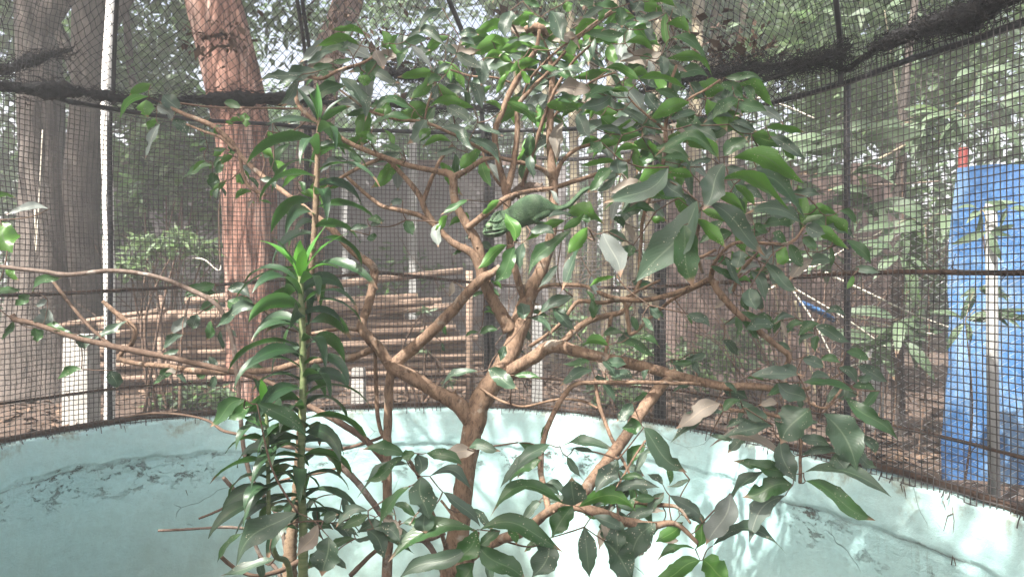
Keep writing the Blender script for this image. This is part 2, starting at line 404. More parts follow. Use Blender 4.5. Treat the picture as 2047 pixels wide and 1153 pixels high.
# ================================================================ SETTING
def ground_h(x, y):
    d = math.hypot(x-CEN.x, y-CEN.y)
    return .70+max(0, d-4)*.018+.035*noise.noise(Vector((x*.6, y*.6, 0)))+.02*noise.noise(Vector((x*2.2, y*2.2, 5)))
mb = MB(); rs = [0]+[1.012+.0*i for i in range(1)]
N = 144; outer = [ring_at(PER*k/N)+ring_n(PER*k/N)*.10 for k in range(N)]
radii = [0, .3, .7, 1.1, 1.6, 2.2, 3, 4, 5.2, 7, 9, 12, 16, 22, 32, 50, 90]
vs = []; fs = []
for j, r in enumerate(radii):
    for k in range(N):
        d = (outer[k]-CEN).normalized(); q = outer[k]+d*r; vs.append((q.x, q.y, ground_h(q.x, q.y) if r < 60 else 1.5))
for j in range(len(radii)-1):
    for k in range(N):
        k2 = (k+1) % N; fs.append((j*N+k, j*N+k2, (j+1)*N+k2, (j+1)*N+k))
mb.add(vs, fs); tag(mb.build('ground', M['ground']), 'brown earth covered in fallen leaves beyond the enclosure wall', None, None, 'structure')
mb = MB(); vs = [(p.x, p.y, 0) for p in [ring_at(PER*k/N)+ring_n(PER*k/N)*.05 for k in range(N)]]
mb.add([(CEN.x, CEN.y, .0)]+vs, [(0, k+1, (k+1) % N+1) for k in range(N)])
tag(mb.build('enclosure_floor', M['floor']), 'bare earth floor inside the round enclosure', None, None, 'structure')

# teal plaster wall: fine inner face with bulges, coping, outer face
mb = MB(); NS = 760; NZ = 72
vs = []; fs = []; wuv = []
for k in range(NS):
    s = PER*k/NS; p = ring_at(s); n = ring_n(s)
    for j in range(NZ+1):
        z = WALL_TOP*j/NZ
        q = Vector((p.x*2.2, p.y*2.2, z*2.2))
        seam = .775+.03*noise.noise(Vector((p.x*1.8, p.y*1.8, 3)))+.012*noise.noise(Vector((p.x*9, p.y*9, 3)))
        lip = .008/(1+math.exp(-(z-seam)/.008))*max(0, min(1, .7+noise.noise(Vector((p.x*2, p.y*2, 9)))))
        dd = -.012*noise.noise(q)-.006*noise.noise(q*3.1)-.0025*noise.noise(q*11)-lip
        # the blistered patch on the left
        c = P(280, 960, 3.6); r2 = ((p.x-c.x)**2+(p.y-c.y)**2+((z-c.z)*1.6)**2)/.03
        dd += math.exp(-r2)*(.012+.014*noise.noise(q*8))
        top = .010*noise.noise(Vector((p.x*7, p.y*7, 1)))+.006*noise.noise(Vector((p.x*25, p.y*25, 1)))
        zz = z+(top if j == NZ else top*.6 if j == NZ-1 else 0)
        dd += .006*math.exp(-((z-seam+.006)/.006)**2)+.010*math.exp(-((z-seam)/.05)**2)*noise.noise(Vector((p.x*14, p.y*14, z*30)))
        w_ = p+n*dd; vs.append((w_.x, w_.y, zz)); wuv.append((s, z-seam))
    for r_, z in ((.05, WALL_TOP+.012), (.10, WALL_TOP-.01), (.115, .3)):
        w_ = p+n*r_; vs.append((w_.x, w_.y, z+.006*noise.noise(w_*8))); wuv.append((s, .2))
R_ = NZ+4
for k in range(NS):
    k2 = (k+1) % NS
    for j in range(R_-1): fs.append((k*R_+j, k*R_+j+1, k2*R_+j+1, k2*R_+j))
mb.add(vs, fs, wuv)
wall = mb.build('round_wall', M['wall']); tag(wall, 'low curved plaster wall painted pale teal with cracks and peeling patches', 'wall')

# ---------------------------------------------------------------- cage: posts, rails, welded mesh
def ring_z(px_like): return 2.40
cage = empty('wire_cage', (CEN.x, CEN.y, WALL_TOP), 'black welded wire mesh cage on posts standing on the teal wall', 'cage')
def rail(z, r, off, mat, wob=.006, s0=0, s1=None, name='rail', hairy=0, n=8, sag=0):
    s1 = s1 if s1 is not None else s0+PER
    m = int((s1-s0)/.035); pts = []
    for i in range(m+1):
        s = s0+(s1-s0)*i/m; p = ring_at(s)+ring_n(s)*off
        zz = z(s) if callable(z) else z
        pts.append(Vector((p.x, p.y, zz+wob*noise.noise(Vector((s*2.1, z if not callable(z) else 0, 7))))))
    b = MB(); b.tube(pts, r, n, cap=True, rough=.25 if hairy else 0)
    for _ in range(hairy):
        i = random.randrange(len(pts)); p = pts[i]; q = [p]
        for _k in range(3): q.append(q[-1]+Vector([random.gauss(0, .012) for _ in range(3)]))
        b.tube(q, .0012, 3, False)
    return b.build(name, mat, cage)
s_post = {px: s_of_px(px) for px in (225, 610, 968, 1305, 1680)}
def top_z(s):
    p = ring_at(s); return 2.43 if p.x < 0 else max(2.34, 2.43-.10*min(1, p.x/1.1))
def mid_z(s):
    p = ring_at(s)
    return float(np.interp(p.x, [-2.1, -1.3, -.7, -.05, .6, 1.2, 1.5], [1.57, 1.63, 1.685, 1.615, 1.60, 1.655, 1.64]))
rail(top_z, .0105, .012, M['iron'], .012, hairy=60)
rail(mid_z, .0085, .012, M['rust'], .006, hairy=260)
rail(1.135, .0060, .012, M['rust'], .006, hairy=120)
rail(WALL_TOP+.022, .013, .03, M['rust'], .008, hairy=500)
def vpost(px, r, double=0, name='post', mat='iron'):
    s = s_post.get(px, None) or s_of_px(px); p = ring_at(s)+ring_n(s)*(.02+r)
    pts = [Vector((p.x+.004*noise.noise(Vector((z*2, px, 0))), p.y, z)) for z in np.linspace(WALL_TOP-.05, top_z(s)+.01, 14)]
    b = MB(); b.tube(pts, r, 10)
    if double:
        tt = (ring_at(s+.01)-ring_at(s-.01)).normalized()
        b2 = MB(); b2.tube([q+tt*r*2.05 for q in pts], r, 10); b2.build(name, M[mat], cage)
    b.build(name, M[mat], cage); return p
vpost(225, .012); vpost(610, .010, 1); vpost(968, .015, 1); vpost(1305, .0155, 1); vpost(1680, .0115)
for s_extra in np.linspace(s_post[1680]+.9, s_post[225]+PER-.9 if s_post[225] < s_post[1680] else s_post[225]-.9, 8):
    p = ring_at(s_extra)+ring_n(s_extra)*.03
    b = MB(); b.tube([Vector((p.x, p.y, z)) for z in (WALL_TOP-.05, 1.7, 2.36)], .012, 8); b.build('post', M['iron'], cage)

CELL = .0222; WR = .0020
nv = int(PER/CELL); CELLS = PER/nv
def mesh_pt(s, z, k=0):
    p = ring_at(s); n = ring_n(s); q = Vector((p.x*1.7, p.y*1.7, z*1.7))
    o = .016*noise.noise(q)+.004*noise.noise(q*5)
    fx = .013*noise.noise(q*1.3+Vector((9, 0, 0)))+.003*noise.noise(q*6); fz = .020*noise.noise(q*.9+Vector((0, 7, 0)))+.003*noise.noise(q*6+Vector((5, 5, 5)))
    return Vector((p.x, p.y, z+fz))+n*o+Vector((fx, fx, 0))
mb = MB()
zs_ = np.linspace(WALL_TOP-.005, 2.40, 23)
for k in range(nv):
    s = k*CELLS
    if ring_at(s).y < 1.0 and k % 2: continue
    mb.tube([mesh_pt(s+random.gauss(0, .0006), z) for z in zs_], WR, 3, False)
nh = int((2.42-WALL_TOP)/CELL)
ss_ = np.linspace(0, PER, 240)
for j in range(nh+1):
    z = WALL_TOP+.004+j*CELL
    mb.tube([mesh_pt(s, z+random.gauss(0, .0006)) for s in ss_], WR, 3, False)
# clipped wire ends bent over the coping
for k in range(nv):
    s = k*CELLS; p = ring_at(s)-ring_n(s)*.003
    if ring_at(s).y < 1: continue
    if random.random() < .68: continue
    h = random.uniform(.001, .009) if random.random() < .85 else .018
    mb.tube([Vector((p.x, p.y, WALL_TOP+.02)), Vector((p.x, p.y, WALL_TOP+.004))-ring_n(s)*.008, Vector((p.x, p.y, WALL_TOP-h))-ring_n(s)*.014], WR*1.1, 3, False)
tag(mb.build('wire_mesh', M['wire'], cage), None, None, None, 'stuff')

# ---------------------------------------------------------------- netting roof
APEX = Vector((-.35, 1.7)); HD = 1.0
def dome(s, th):
    p = ring_at(s); k = (1-math.cos(th)); n = Vector((p.x, p.y, 0))*6
    sag = .035*noise.noise(Vector((p.x*2.2, p.y*2.2, th*3)))
    x = p.x+(APEX.x-p.x)*k; y = p.y+(APEX.y-p.y)*k
    z = top_z(s)+HD*math.sin(th)+sag*math.sin(min(1.5, th*3))
    return Vector((x+.01*noise.noise(n+Vector((0, 0, th*9))), y, z))
cagetop = empty('net_roof', (APEX.x, APEX.y, 2.4), 'domed roof of black knotted netting over the cage, littered with dead leaves', 'netting')
mb = MB(); NG = .0205
ni = int(PER/NG/2)*2; nj = int(HD*.95/NG)
J = {}
def dj(i, j):
    key = (i % ni, j)
    if key not in J:
        q = Vector((i*.23, j*.23, 0))
        q = q*.5
        s = (i % ni)*PER/ni+.022*noise.noise(q*.6)+.014*noise.noise(q*1.7)+.006*noise.noise(q*5); th = (j+1.3*noise.noise(q+Vector((3, 3, 3)))+.4*noise.noise(q*5))*NG/HD
        J[key] = dome(s, max(0, th))
    return J[key]
def knot(p, r=.0022): mb.box(p, (r*2, r*2, r*2))
s1560 = s_of_px(1600)/PER*ni; s0_ = s_of_px(120)/PER*ni
for i in range(ni):
    back = dj(i, 0).y > .9
    if not back and i % 6: continue
    square = not (min(s0_, s1560) < i < max(s0_, s1560))
    st = 1 if back else 6
    for j in range(0, nj, st):
        a = dj(i, j)
        if a.z < 0: continue
        if square:
            if j+st < nj: mb.tube([a, dj(i, j+st)], .0014, 3, False)
            mb.tube([a, dj(i+st, j)], .0014, 3, False)
        else:
            if (i+j) % 2 == 0 or not back:
                if j+1 < nj and back:
                    mb.tube([a, dj(i+1, j+1)], .0014, 3, False); mb.tube([a, dj(i-1, j+1)], .0014, 3, False)
                if not back and j+6 < nj: mb.tube([a, dj(i+6, j+6)], .0017, 3, False); mb.tube([a, dj(i-6, j+6)], .0017, 3, False)
            if (i+j) % 2 == 0 and back: knot(a)
tag(mb.build('netting', M['net'], cagetop), None, None, None, 'stuff')
# poles of the dome
def pole(name, pts, r, par, mat='iron'):
    b = MB(); b.tube([Vector(p) for p in cr([tuple(P(*q)) for q in pts], 6)], r, 8); return b.build(name, M[mat], par)
for px, ps in ((225, [(226, 210, 3.56), (228, 120, 3.5), (234, 0, 3.35), (244, -110, 3.1), (290, -330, 2.6)]),
               (610, [(612, 215, 3.95), (610, 110, 3.9), (594, 0, 3.7), (580, -100, 3.4)]),
               (611, [(622, 215, 3.95), (621, 120, 3.9), (604, 0, 3.7), (598, -100, 3.4)]),
               (968, [(968, 330, 4.05), (962, 220, 4.03), (936, 100, 3.85), (897, 0, 3.65), (840, -120, 3.3)]),
               (1305, [(1300, 330, 3.56), (1296, 150, 3.5), (1262, 20, 3.3), (1210, -90, 3.1)]),
               (1680, [(1680, 170, 2.76), (1679, 90, 2.74), (1671, 0, 2.62), (1655, -110, 2.5)])):
    pole('dome_pole', ps, .010 if px != 968 else .012, cagetop)
# bundles of slack netting gathered at the eaves
def bundle(name, pts, r, label, strands=260, spread=1.5):
    pp = [Vector(p[:3]) for p in cr([(*P(*q[:3]), q[3] if len(q) > 3 else 1) for q in pts], 14)]
    kk = [p[3] for p in cr([(*P(*q[:3]), q[3] if len(q) > 3 else 1) for q in pts], 14)]
    b = MB(); b.tube(pp, [max(.006, r*k*(.75+.5*noise.noise(p*9))) for p, k in zip(pp, kk)], 12, rough=.7)
    for _ in range(strands):
        i = random.randrange(len(pp)-6); m = random.randint(4, 9)
        off = Vector([random.gauss(0, r*.55*kk[i]) for _ in range(3)]); q = []
        for k in range(m):
            p = pp[min(i+k, len(pp)-1)]; off = off*.92+Vector([random.gauss(0, r*.22) for _ in range(3)]); q.append(p+off*spread)
        b.tube(q, random.uniform(.0009, .0018), 3, False)
    return tag(b.build(name, M['rope']), label, 'net bundle')
bundle('net_bundle', [(-30, 168, 3.05), (60, 178, 3.2, 1.3), (150, 182, 3.35), (230, 196, 3.5, .9), (330, 202, 3.62, .6), (420, 198, 3.7, 1.2), (520, 198, 3.8, 1.3), (650, 196, 3.9, .8)], .030,
       'thick dark roll of slack netting along the left eaves', 420)
bundle('net_bundle', [(640, 205, 3.85, .5), (720, 205, 3.9, .8), (850, 215, 3.95, .6), (980, 215, 3.95, .8), (1120, 210, 3.8, .9), (1250, 190, 3.6, 1), (1340, 165, 3.4, .8)], .016,
       'loose black netting gathered along the eaves behind the treetop', 420, 2.2)
bundle('net_bundle', [(745, 138, 3.7, .5), (790, 145, 3.65, 1.2), (840, 152, 3.65, 1.2), (880, 160, 3.65, .4)], .030, 'short dark knot of netting sagging above the tree', 120)
bundle('net_bundle', [(1300, 172, 3.3, .5), (1400, 150, 3.1, 1.1), (1480, 140, 2.95, 1.2), (1560, 132, 2.85, 1.0), (1640, 120, 2.75, .7), (1700, 95, 2.7, .3)], .020,
       'dense double fold of black netting behind the right leaves', 700, 2.6)
bundle('net_bundle', [(1520, 165, 2.85, .5), (1580, 145, 2.8, .8), (1640, 128, 2.75, .8), (1690, 140, 2.72, .8), (1722, 118, 2.68, .9), (1752, 98, 2.6, .7)], .011,
       'twisted black rope of netting crossing the right post', 160, 1.3)
bundle('net_bundle', [(1740, 100, 2.6, .4), (1790, 78, 2.5, .8), (1850, 55, 2.4, 1.1), (1920, 35, 2.3, 1.3), (1990, 5, 2.2, 1.4), (2080, -50, 2.1, 1.2)], .030,
       'heavy black mossy roll of netting sagging at the upper right', 500, 1.4)
bundle('net_bundle', [(-40, 140, 3.3, 1.2), (20, 138, 3.3, 1.2), (70, 118, 3.35, .8), (145, 100, 3.4, .3)], .028, 'dark tattered netting caught on the roof at the far left', 160)
# reddish bent rod tied along the eaves on the left
b = MB(); b.tube([Vector(p) for p in cr([tuple(P(*q)) for q in ((355, 206, 2.7), (430, 215, 2.7), (520, 216, 2.7), (605, 218, 2.65))], 6)], .0035, 6)
tag(b.build('thin_stick', M['bark_twig']), 'thin reddish stick lying level below the left net roll', 'stick')
# ring of the structure seen a little higher behind the tree
b = MB(); b.tube([Vector(p) for p in cr([tuple(P(*q)) for q in ((930, 308, 4.5), (1050, 314, 4.5), (1160, 318, 4.4), (1270, 300, 4.3))], 6)], .012, 6)
tag(b.build('outer_rail', M['iron']), 'dark horizontal bar just outside the cage behind the treetop', 'bar')

# debris lying on the net
def kite(mb, p, L, W, d, n, mi=0, curl=.2):
    d = d.normalized(); s = d.cross(n)
    if s.length < 1e-4: s = Vector((1, 0, 0))
    s.normalize(); n = s.cross(d)
    mb.add([p, p+d*L*.45+s*W*.5+n*L*curl*.3, p+d*L, p+d*L*.45-s*W*.5+n*L*curl*.3, p+d*L*.5], [(0, 1, 4), (1, 2, 4), (0, 4, 3), (4, 2, 3)],
           [(.5, 0), (0, .45), (.5, 1), (1, .45), (.5, .5)], mi)
mb = MB(); pxc = {}
for _ in range(1500):
    c = random.choice([(740, 60, 120, 60), (1240, 100, 170, 60), (1430, 80, 130, 50), (430, 80, 60, 30), (820, 120, 90, 40), (1100, 60, 90, 60), (1480, 110, 80, 25)])
    px = random.gauss(c[0], c[2]*.6); py = random.gauss(c[1], c[3]*.6)
    if int(px/8) not in pxc: pxc[int(px/8)] = s_of_px(px)
    s = pxc[int(px/8)]
    # find the height on the dome along that column
    best = min(((abs(CY-F*(dome(s, th).z-EYE)/dome(s, th).y-py), th) for th in np.linspace(.02, .6, 14)))
    p = dome(s+random.gauss(0, .02), best[1])
    L = random.uniform(.01, .04) if random.random() < .93 else random.uniform(.05, .09)
    kite(mb, p+Vector((0, 0, .004)), L, L*random.uniform(.3, .7), Vector([random.gauss(0, 1) for _ in range(3)]), Vector([random.gauss(0, .4), random.gauss(0, .4), 1]))
tag(mb.build('dead_leaf_litter', M['litter'], cagetop), None, None, None, 'stuff')

# ================================================================ BEYOND THE CAGE
def px_base(px, Y):        # point of the ground on a column at a depth
    x = (px-CX)/F*Y; return Vector((x, Y, ground_h(x, Y)))
def trunk_pts(pp): return [Vector(p[:3]) for p in cr([(*P(q[0], q[1], q[2]), q[3]) for q in pp], 10)], [p[3] for p in cr([(*P(q[0], q[1], q[2]), q[3]) for q in pp], 10)]

GAPS = [(tuple(P(x, y, Y)), g) for x, y, Y, g in ((560, 868, 3.95, .10), (640, 905, 4.0, .08), (720, 860, 4.03, .11), (850, 868, 4.03, .09), (900, 930, 4.0, .09), (1010, 900, 4.0, .07), (1150, 870, 3.9, .08), (1090, 1010, 3.8, .12), (1180, 1110, 3.7, .11), (1300, 1120, 3.6, .11),
        (1420, 1080, 3.2, .12), (1480, 1000, 3.2, .07), (1440, 935, 3.25, .07), (1540, 960, 3.0, .05), (1880, 1010, 2.4, .06), (1960, 1060, 2.25, .05), (1420, 1085, 1.68, .05), (1180, 1020, 1.6, .05), (1290, 520, 1.75, .03), (1225, 520, 1.72, .03), (1520, 335, 1.72, .04), (1010, 480, 2.1, .03),
        (215, 300, 4.6, .09), (215, 450, 4.6, .10), (215, 600, 4.6, .10), (218, 760, 4.6, .10), (465, 700, 5.8, .12), (470, 520, 5.8, .08), (440, 300, 5.8, .09), (160, 760, 5.0, .14), (717, 780, 5.2, .10), (850, 560, 6.2, .10), (600, 590, 6.1, .10), (400, 600, 6.1, .08), (1015, 310, 2.2, .03), (830, 700, 2.2, .03), (90, 640, 2.5, .05))]  # points meant to be sunlit; crowns are holed towards the sun for them
def crown_mesh(name, n, size, blobs, mats, seed=1, thin=.5):
    """many small folded leaves in uneven clumps; blobs: (x,y,z,r)"""
    rg = np.random.RandomState(seed)
    bl = np.array([b[:4] for b in blobs]); wgt = bl[:, 3]**2; wgt = wgt/wgt.sum()
    k = rg.choice(len(bl), n, p=wgt)
    d = rg.normal(size=(n, 3)); d /= np.linalg.norm(d, axis=1)[:, None]
    rad = bl[k, 3]*(rg.rand(n)**thin)
    c = bl[k, :3]+d*rad[:, None]*np.array([1, 1, .72])
    L = size*rg.uniform(.6, 1.25, n)
    ax = rg.normal(size=(n, 3)); ax[:, 2] = ax[:, 2]*.6-.45; ax /= np.linalg.norm(ax, axis=1)[:, None]
    nm = rg.normal(size=(n, 3))*.7; nm[:, 2] += 1
    sd = np.cross(ax, nm); sd /= np.linalg.norm(sd, axis=1)[:, None]+1e-9
    up = np.cross(sd, ax)
    Wd = (L*rg.uniform(.3, .46, n))[:, None]; L = L[:, None]
    v = np.stack([c, c+ax*L*.45+sd*Wd*.5+up*L*.06, c+ax*L-up*L*.08, c+ax*L*.45-sd*Wd*.5+up*L*.06], 1).reshape(-1, 3)
    if len(GAPS):                      # leaves removed along sun rays so sun patches land on chosen points
        keep = np.ones(n, bool); sd_ = np.array(SUN_DIR)
        for (g, gr) in GAPS:
            dv = c-np.array(g); along = dv @ sd_; pr = dv-along[:, None]*sd_
            dist_ = np.linalg.norm(pr, axis=1)*(1+.35*np.sin(pr[:, 0]*23+pr[:, 2]*31+gr*90))
            keep &= ~((dist_ < gr+.05) & (along > 1.0))
        v = v.reshape(n, 4, 3)[keep].reshape(-1, 3); n = int(keep.sum())
    i0 = np.arange(n)*4
    f = np.stack([i0, i0+1, i0+2, i0, i0+2, i0+3], 1).reshape(-1)
    me = bpy.data.meshes.new(name); me.vertices.add(len(v)); me.vertices.foreach_set('co', v.astype(np.float32).ravel())
    me.loops.add(len(f)); me.loops.foreach_set('vertex_index', f.astype(np.int32))
    me.polygons.add(len(f)//3); me.polygons.foreach_set('loop_start', np.arange(0, len(f), 3, dtype=np.int32))
    ul = me.uv_layers.new(name='UVMap')
    uv = np.tile(np.array([[.5, 0], [.9, .5], [.5, 1], [.5, 0], [.5, 1], [.1, .5]], np.float32), (n, 1)); ul.data.foreach_set('uv', uv.ravel())
    for m_ in mats: me.materials.append(m_)
    if len(mats) > 1:
        mi = np.repeat((rg.rand(n) < .4).astype(np.int32), 2); me.polygons.foreach_set('material_index', mi)
    me.update(calc_edges=True); me.validate()
    return me
def place_mesh(name, me, parent=None, loc=(0, 0, 0), rz=0, sc_=1):
    o = bpy.data.objects.new(name, me); C.objects.link(o); o.location = loc; o.rotation_euler.z = rz; o.scale = (sc_,)*3
    if parent: o.parent = parent; o.location = Vector(loc)-parent.location
    return o
def blobs_in(c, ext, n, r, seed, keep=None):
    rg = random.Random(seed); o = []
    while len(o) < n:
        d = Vector([rg.uniform(-1, 1) for _ in range(3)])
        if d.length > 1 or d.length < .35: continue
        q = (c[0]+d.x*ext[0], c[1]+d.y*ext[1], c[2]+d.z*ext[2], r*rg.uniform(.5, 1.3))
        if keep is None or keep(q): o.append(q)
    return o

# the big red-barked tree
t = empty('red_barked_tree', px_base(505, 6.0), 'tall tree with red flaky bark standing just outside the cage', 'tree')
pts, rr = trunk_pts([(500, 900, 6.0, .30), (503, 790, 6.0, .225), (508, 650, 6.0, .205), (503, 500, 6.0, .205), (495, 350, 6.0, .208), (478, 230, 6.0, .21), (440, 60, 6.0, .215), (412, -60, 6.0, .21), (360, -320, 6.0, .19), (330, -700, 6.2, .16), (350, -1100, 6.4, .1)])
b = MB(); vs = []
n_ = 40
for i, (p, r) in enumerate(zip(pts, rr)):
    for k in range(n_):
        th = 2*math.pi*k/n_; d = Vector((math.cos(th), math.sin(th), 0))
        q = Vector((math.cos(th)*2.2, math.sin(th)*2.2, p.z*.8))
        r2 = r*(1+.10*noise.noise(q)+.06*noise.noise(q*3))
        vs.append(p+d*r2)
b.add(vs, [(i*n_+k, i*n_+(k+1) % n_, (i+1)*n_+(k+1) % n_, (i+1)*n_+k) for i in range(len(pts)-1) for k in range(n_)])
b.build('trunk', M['bark_red'], t)
top = pts[-1]
for k in range(7):
    a = k*.9+.3; s0 = pts[-8-k]
    e = s0+Vector((math.cos(a)*3.2, math.sin(a)*3.2-.8, 1.6)); m_ = (s0+e)/2+Vector((0, 0, .5))
    b = MB(); b.tube([Vector(q) for q in cr([s0, m_, e], 8)], list(np.linspace(.09, .03, 17)), 8); b.build('limb', M['bark_red'], t)
bl = blobs_in((-2.6, 6.5, 8.0), (4.6, 4.6, 1.9), 46, .75, 3)
me = crown_mesh('crown', 15000, .17, bl, [M['leaf_far'], M['leaf_far2']], 5)
tag(place_mesh('crown', me, t), None, None, None, 'stuff')

# other trunks
def rough_trunk(name, pp, mat, label, group=None, n_=24, crown=None, rid=.12, limbs=()):
    pts, rr = trunk_pts(pp); t = empty(name, pts[0], label, 'tree', group)
    b = MB(); vs = []
    for p, r in zip(pts, rr):
        for k in range(n_):
            th = 2*math.pi*k/n_; d = Vector((math.cos(th), math.sin(th), 0))
            q = Vector((math.cos(th)*2.5+p.y, math.sin(th)*2.5, p.z*.5))
            vs.append(p+d*r*(1+rid*noise.noise(q)+rid*.5*noise.noise(q*2.7)))
    b.add(vs, [(i*n_+k, i*n_+(k+1) % n_, (i+1)*n_+(k+1) % n_, (i+1)*n_+k) for i in range(len(pts)-1) for k in range(n_)])
    b.build('trunk', mat, t)
    for (f, dx, dy, dz, r) in limbs:
        s0 = pts[int(f*(len(pts)-1))]; e = s0+Vector((dx, dy, dz))
        b = MB(); b.tube([Vector(q) for q in cr([s0, (s0+e)/2+Vector((0, 0, .3)), e], 8)], list(np.linspace(r, r*.3, 17)), 8); b.build('limb', mat, t)
    if crown: tag(place_mesh('crown', crown, t), None, None, None, 'stuff')
    return t
LF = [M['leaf_far'], M['leaf_far2']]
rough_trunk('forest_tree', [(70, 960, 6.2, .54), (72, 840, 6.2, .44), (76, 680, 6.2, .28), (80, 500, 6.2, .17), (80, 300, 6.2, .125), (70, 100, 6.2, .115), (50, -100, 6.2, .11), (0, -600, 6.2, .09)], M['trunk_grey'], 'grey-brown trunk at the far left that widens strongly towards its foot', None, 32,
            crown_mesh('crown', 9000, .17, blobs_in((-5.5, 7, 6.6), (3.2, 3, 1.8), 30, .7, 11), LF, 7), .22, [(.75, 1.4, .4, 1.6, .12), (.8, -1.2, .2, 1.4, .12)])
rough_trunk('forest_tree', [(172, 900, 7.6, .34), (170, 780, 7.6, .24), (160, 500, 7.6, .19), (174, 200, 7.6, .15), (188, 0, 7.6, .18), (200, -500, 7.6, .14)], M['trunk_dark'], 'dark straight trunk just left of the pale pole', None, 24,
            crown_mesh('crown', 9000, .17, blobs_in((-4.0, 9, 6.6), (3.2, 2.6, 2.0), 30, .7, 12), LF, 8), .15, [(.7, 1.2, .4, 1.6, .08), (.6, -1.0, .5, 1.2, .08)])
rough_trunk('forest_tree', [(98, 900, 9.5, .40), (96, 780, 9.5, .30), (88, 500, 9.5, .27), (82, 200, 9.5, .25), (70, -100, 9.5, .22), (60, -500, 9.5, .14)], M['trunk_dark'], 'shaded trunk behind the left edge tree with climbing leaves', None, 24,
            crown_mesh('crown', 9000, .19, blobs_in((-6.5, 11.5, 7.2), (3.8, 2.6, 2.4), 34, .8, 13), LF, 9), .15)
rough_trunk('forest_tree', [(600, 640, 10, .26), (628, 300, 10, .22), (655, 120, 10, .21), (697, 0, 10, .2), (740, -200, 10, .18), (780, -500, 10, .12)], M['bark_red'], 'second red-barked tree leaning right behind the tall plant', None, 24,
            crown_mesh('crown', 10000, .19, blobs_in((-1.2, 11.5, 8.0), (3.6, 2.6, 2.0), 34, .8, 14), LF, 10), .12, [(.7, 1.6, .4, 1.8, .1)])
rough_trunk('slender_tree', [(285, 700, 8.4, .06), (285, 500, 8.4, .055), (292, 300, 8.4, .05), (262, 140, 8.4, .045), (250, 0, 8.4, .03)], M['trunk_dark'], 'thin dark sapling trunk right of the pale pole', None, 10,
            crown_mesh('crown', 1500, .2, [(-4.0, 8.4, 2.9, .55), (-3.7, 8.3, 3.5, .5), (-4.3, 8.6, 3.9, .6), (-3.4, 8.6, 2.5, .4), (-4.1, 8.2, 2.3, .35)], LF, 15), .1, [(.5, .5, .1, .5, .02), (.4, -.5, .1, .6, .02)])
rough_trunk('slender_tree', [(1797, 940, 4.7, .040), (1797, 800, 4.7, .036), (1793, 600, 4.7, .034), (1800, 380, 4.7, .032), (1806, 200, 4.7, .028), (1830, 0, 4.7, .02)], M['trunk_grey'], 'thin pale straight trunk rising beside the chain-link fence', None, 12,
            crown_mesh('crown', 2600, .13, [(2.5, 5.2, 3.6, .5), (2.9, 5.4, 3.9, .6), (2.1, 5.6, 3.4, .5), (3.3, 5.8, 3.5, .6), (2.6, 6.2, 3.1, .5), (3.2, 6.0, 2.9, .4)], [M['leaf_far2'], M['leaf_bamboo']], 16), .06)
rough_trunk('forest_tree', [(1460, 900, 11, .3), (1465, 500, 11, .25), (1450, 200, 11, .22), (1470, -200, 11, .18)], M['trunk_dark'], 'dark trunk deep in the shade behind the bamboo', None, 20,
            crown_mesh('crown', 10000, .18, blobs_in((3.6, 11.5, 6.6), (3.4, 2.6, 2.2), 34, .8, 17), LF, 18), .12)
rough_trunk('forest_tree', [(2150, 900, 9, .3), (2140, 500, 9, .25), (2120, 200, 9, .22), (2100, -200, 9, .18)], M['trunk_grey'], 'trunk beyond the blue tarpaulin at the right edge', None, 20,
            crown_mesh('crown', 10000, .17, blobs_in((5.6, 9.5, 4.6), (2.6, 2.2, 2.4), 34, .65, 19), [M['leaf_far2'], M['leaf_bamboo']], 20), .12)
# two big shade trees that stand on the near side, their crowns high over the enclosure
rough_trunk('shade_tree', [(CX, 0, .1, .1), (CX, 1, .11, .1)], M['trunk_grey'], None) if False else None
def near_tree(name, base, label, blobs, n, size, seed):
    t = empty(name, base, label, 'tree'); base = Vector(base)
    c = Vector((sum(q[0] for q in blobs)/len(blobs), sum(q[1] for q in blobs)/len(blobs), sum(q[2] for q in blobs)/len(blobs)))
    b = MB(); b.tube([Vector(q) for q in cr([base-Vector((0, 0, .3)), base*.75+c*.25+Vector((0, 0, .8)), base*.4+c*.6, c], 8)], list(np.linspace(.24, .06, 25)), 14, rough=.12); b.build('trunk', M['trunk_grey'], t)
    for q in blobs[::4]:
        b = MB(); e = Vector(q[:3]); s0 = base*.4+c*.6; b.tube([Vector(x) for x in cr([s0, (s0+e)/2+Vector((0, 0, .3)), e], 5)], list(np.linspace(.06, .015, 11)), 6); b.build('limb', M['trunk_grey'], t)
    tag(place_mesh('crown', crown_mesh('crown', n, size, blobs, LF, seed), t), None, None, None, 'stuff')
near_tree('shade_tree', (-4.6, -3.4, .8), 'leafy shade tree reaching over the near side of the cage', blobs_in((-2.9, -1.0, 7.6), (3.8, 4.0, 1.5), 50, .60, 31)+[(-1.65, -.9, 7.5, .5), (-1.5, -1.4, 7.5, .5), (-1.3, -1.1, 7.9, .45), (-1.75, -1.2, 7.2, .45)], 15000, .17, 31)  # unseen crown; the clumps listed by hand are added to shade the right wall
near_tree('shade_tree', (4.8, 1.2, .8), 'leafy shade tree reaching over the right side of the cage', blobs_in((3.2, 2.6, 6.8), (2.4, 3.2, 1.6), 30, .7, 33), 8000, .17, 33)

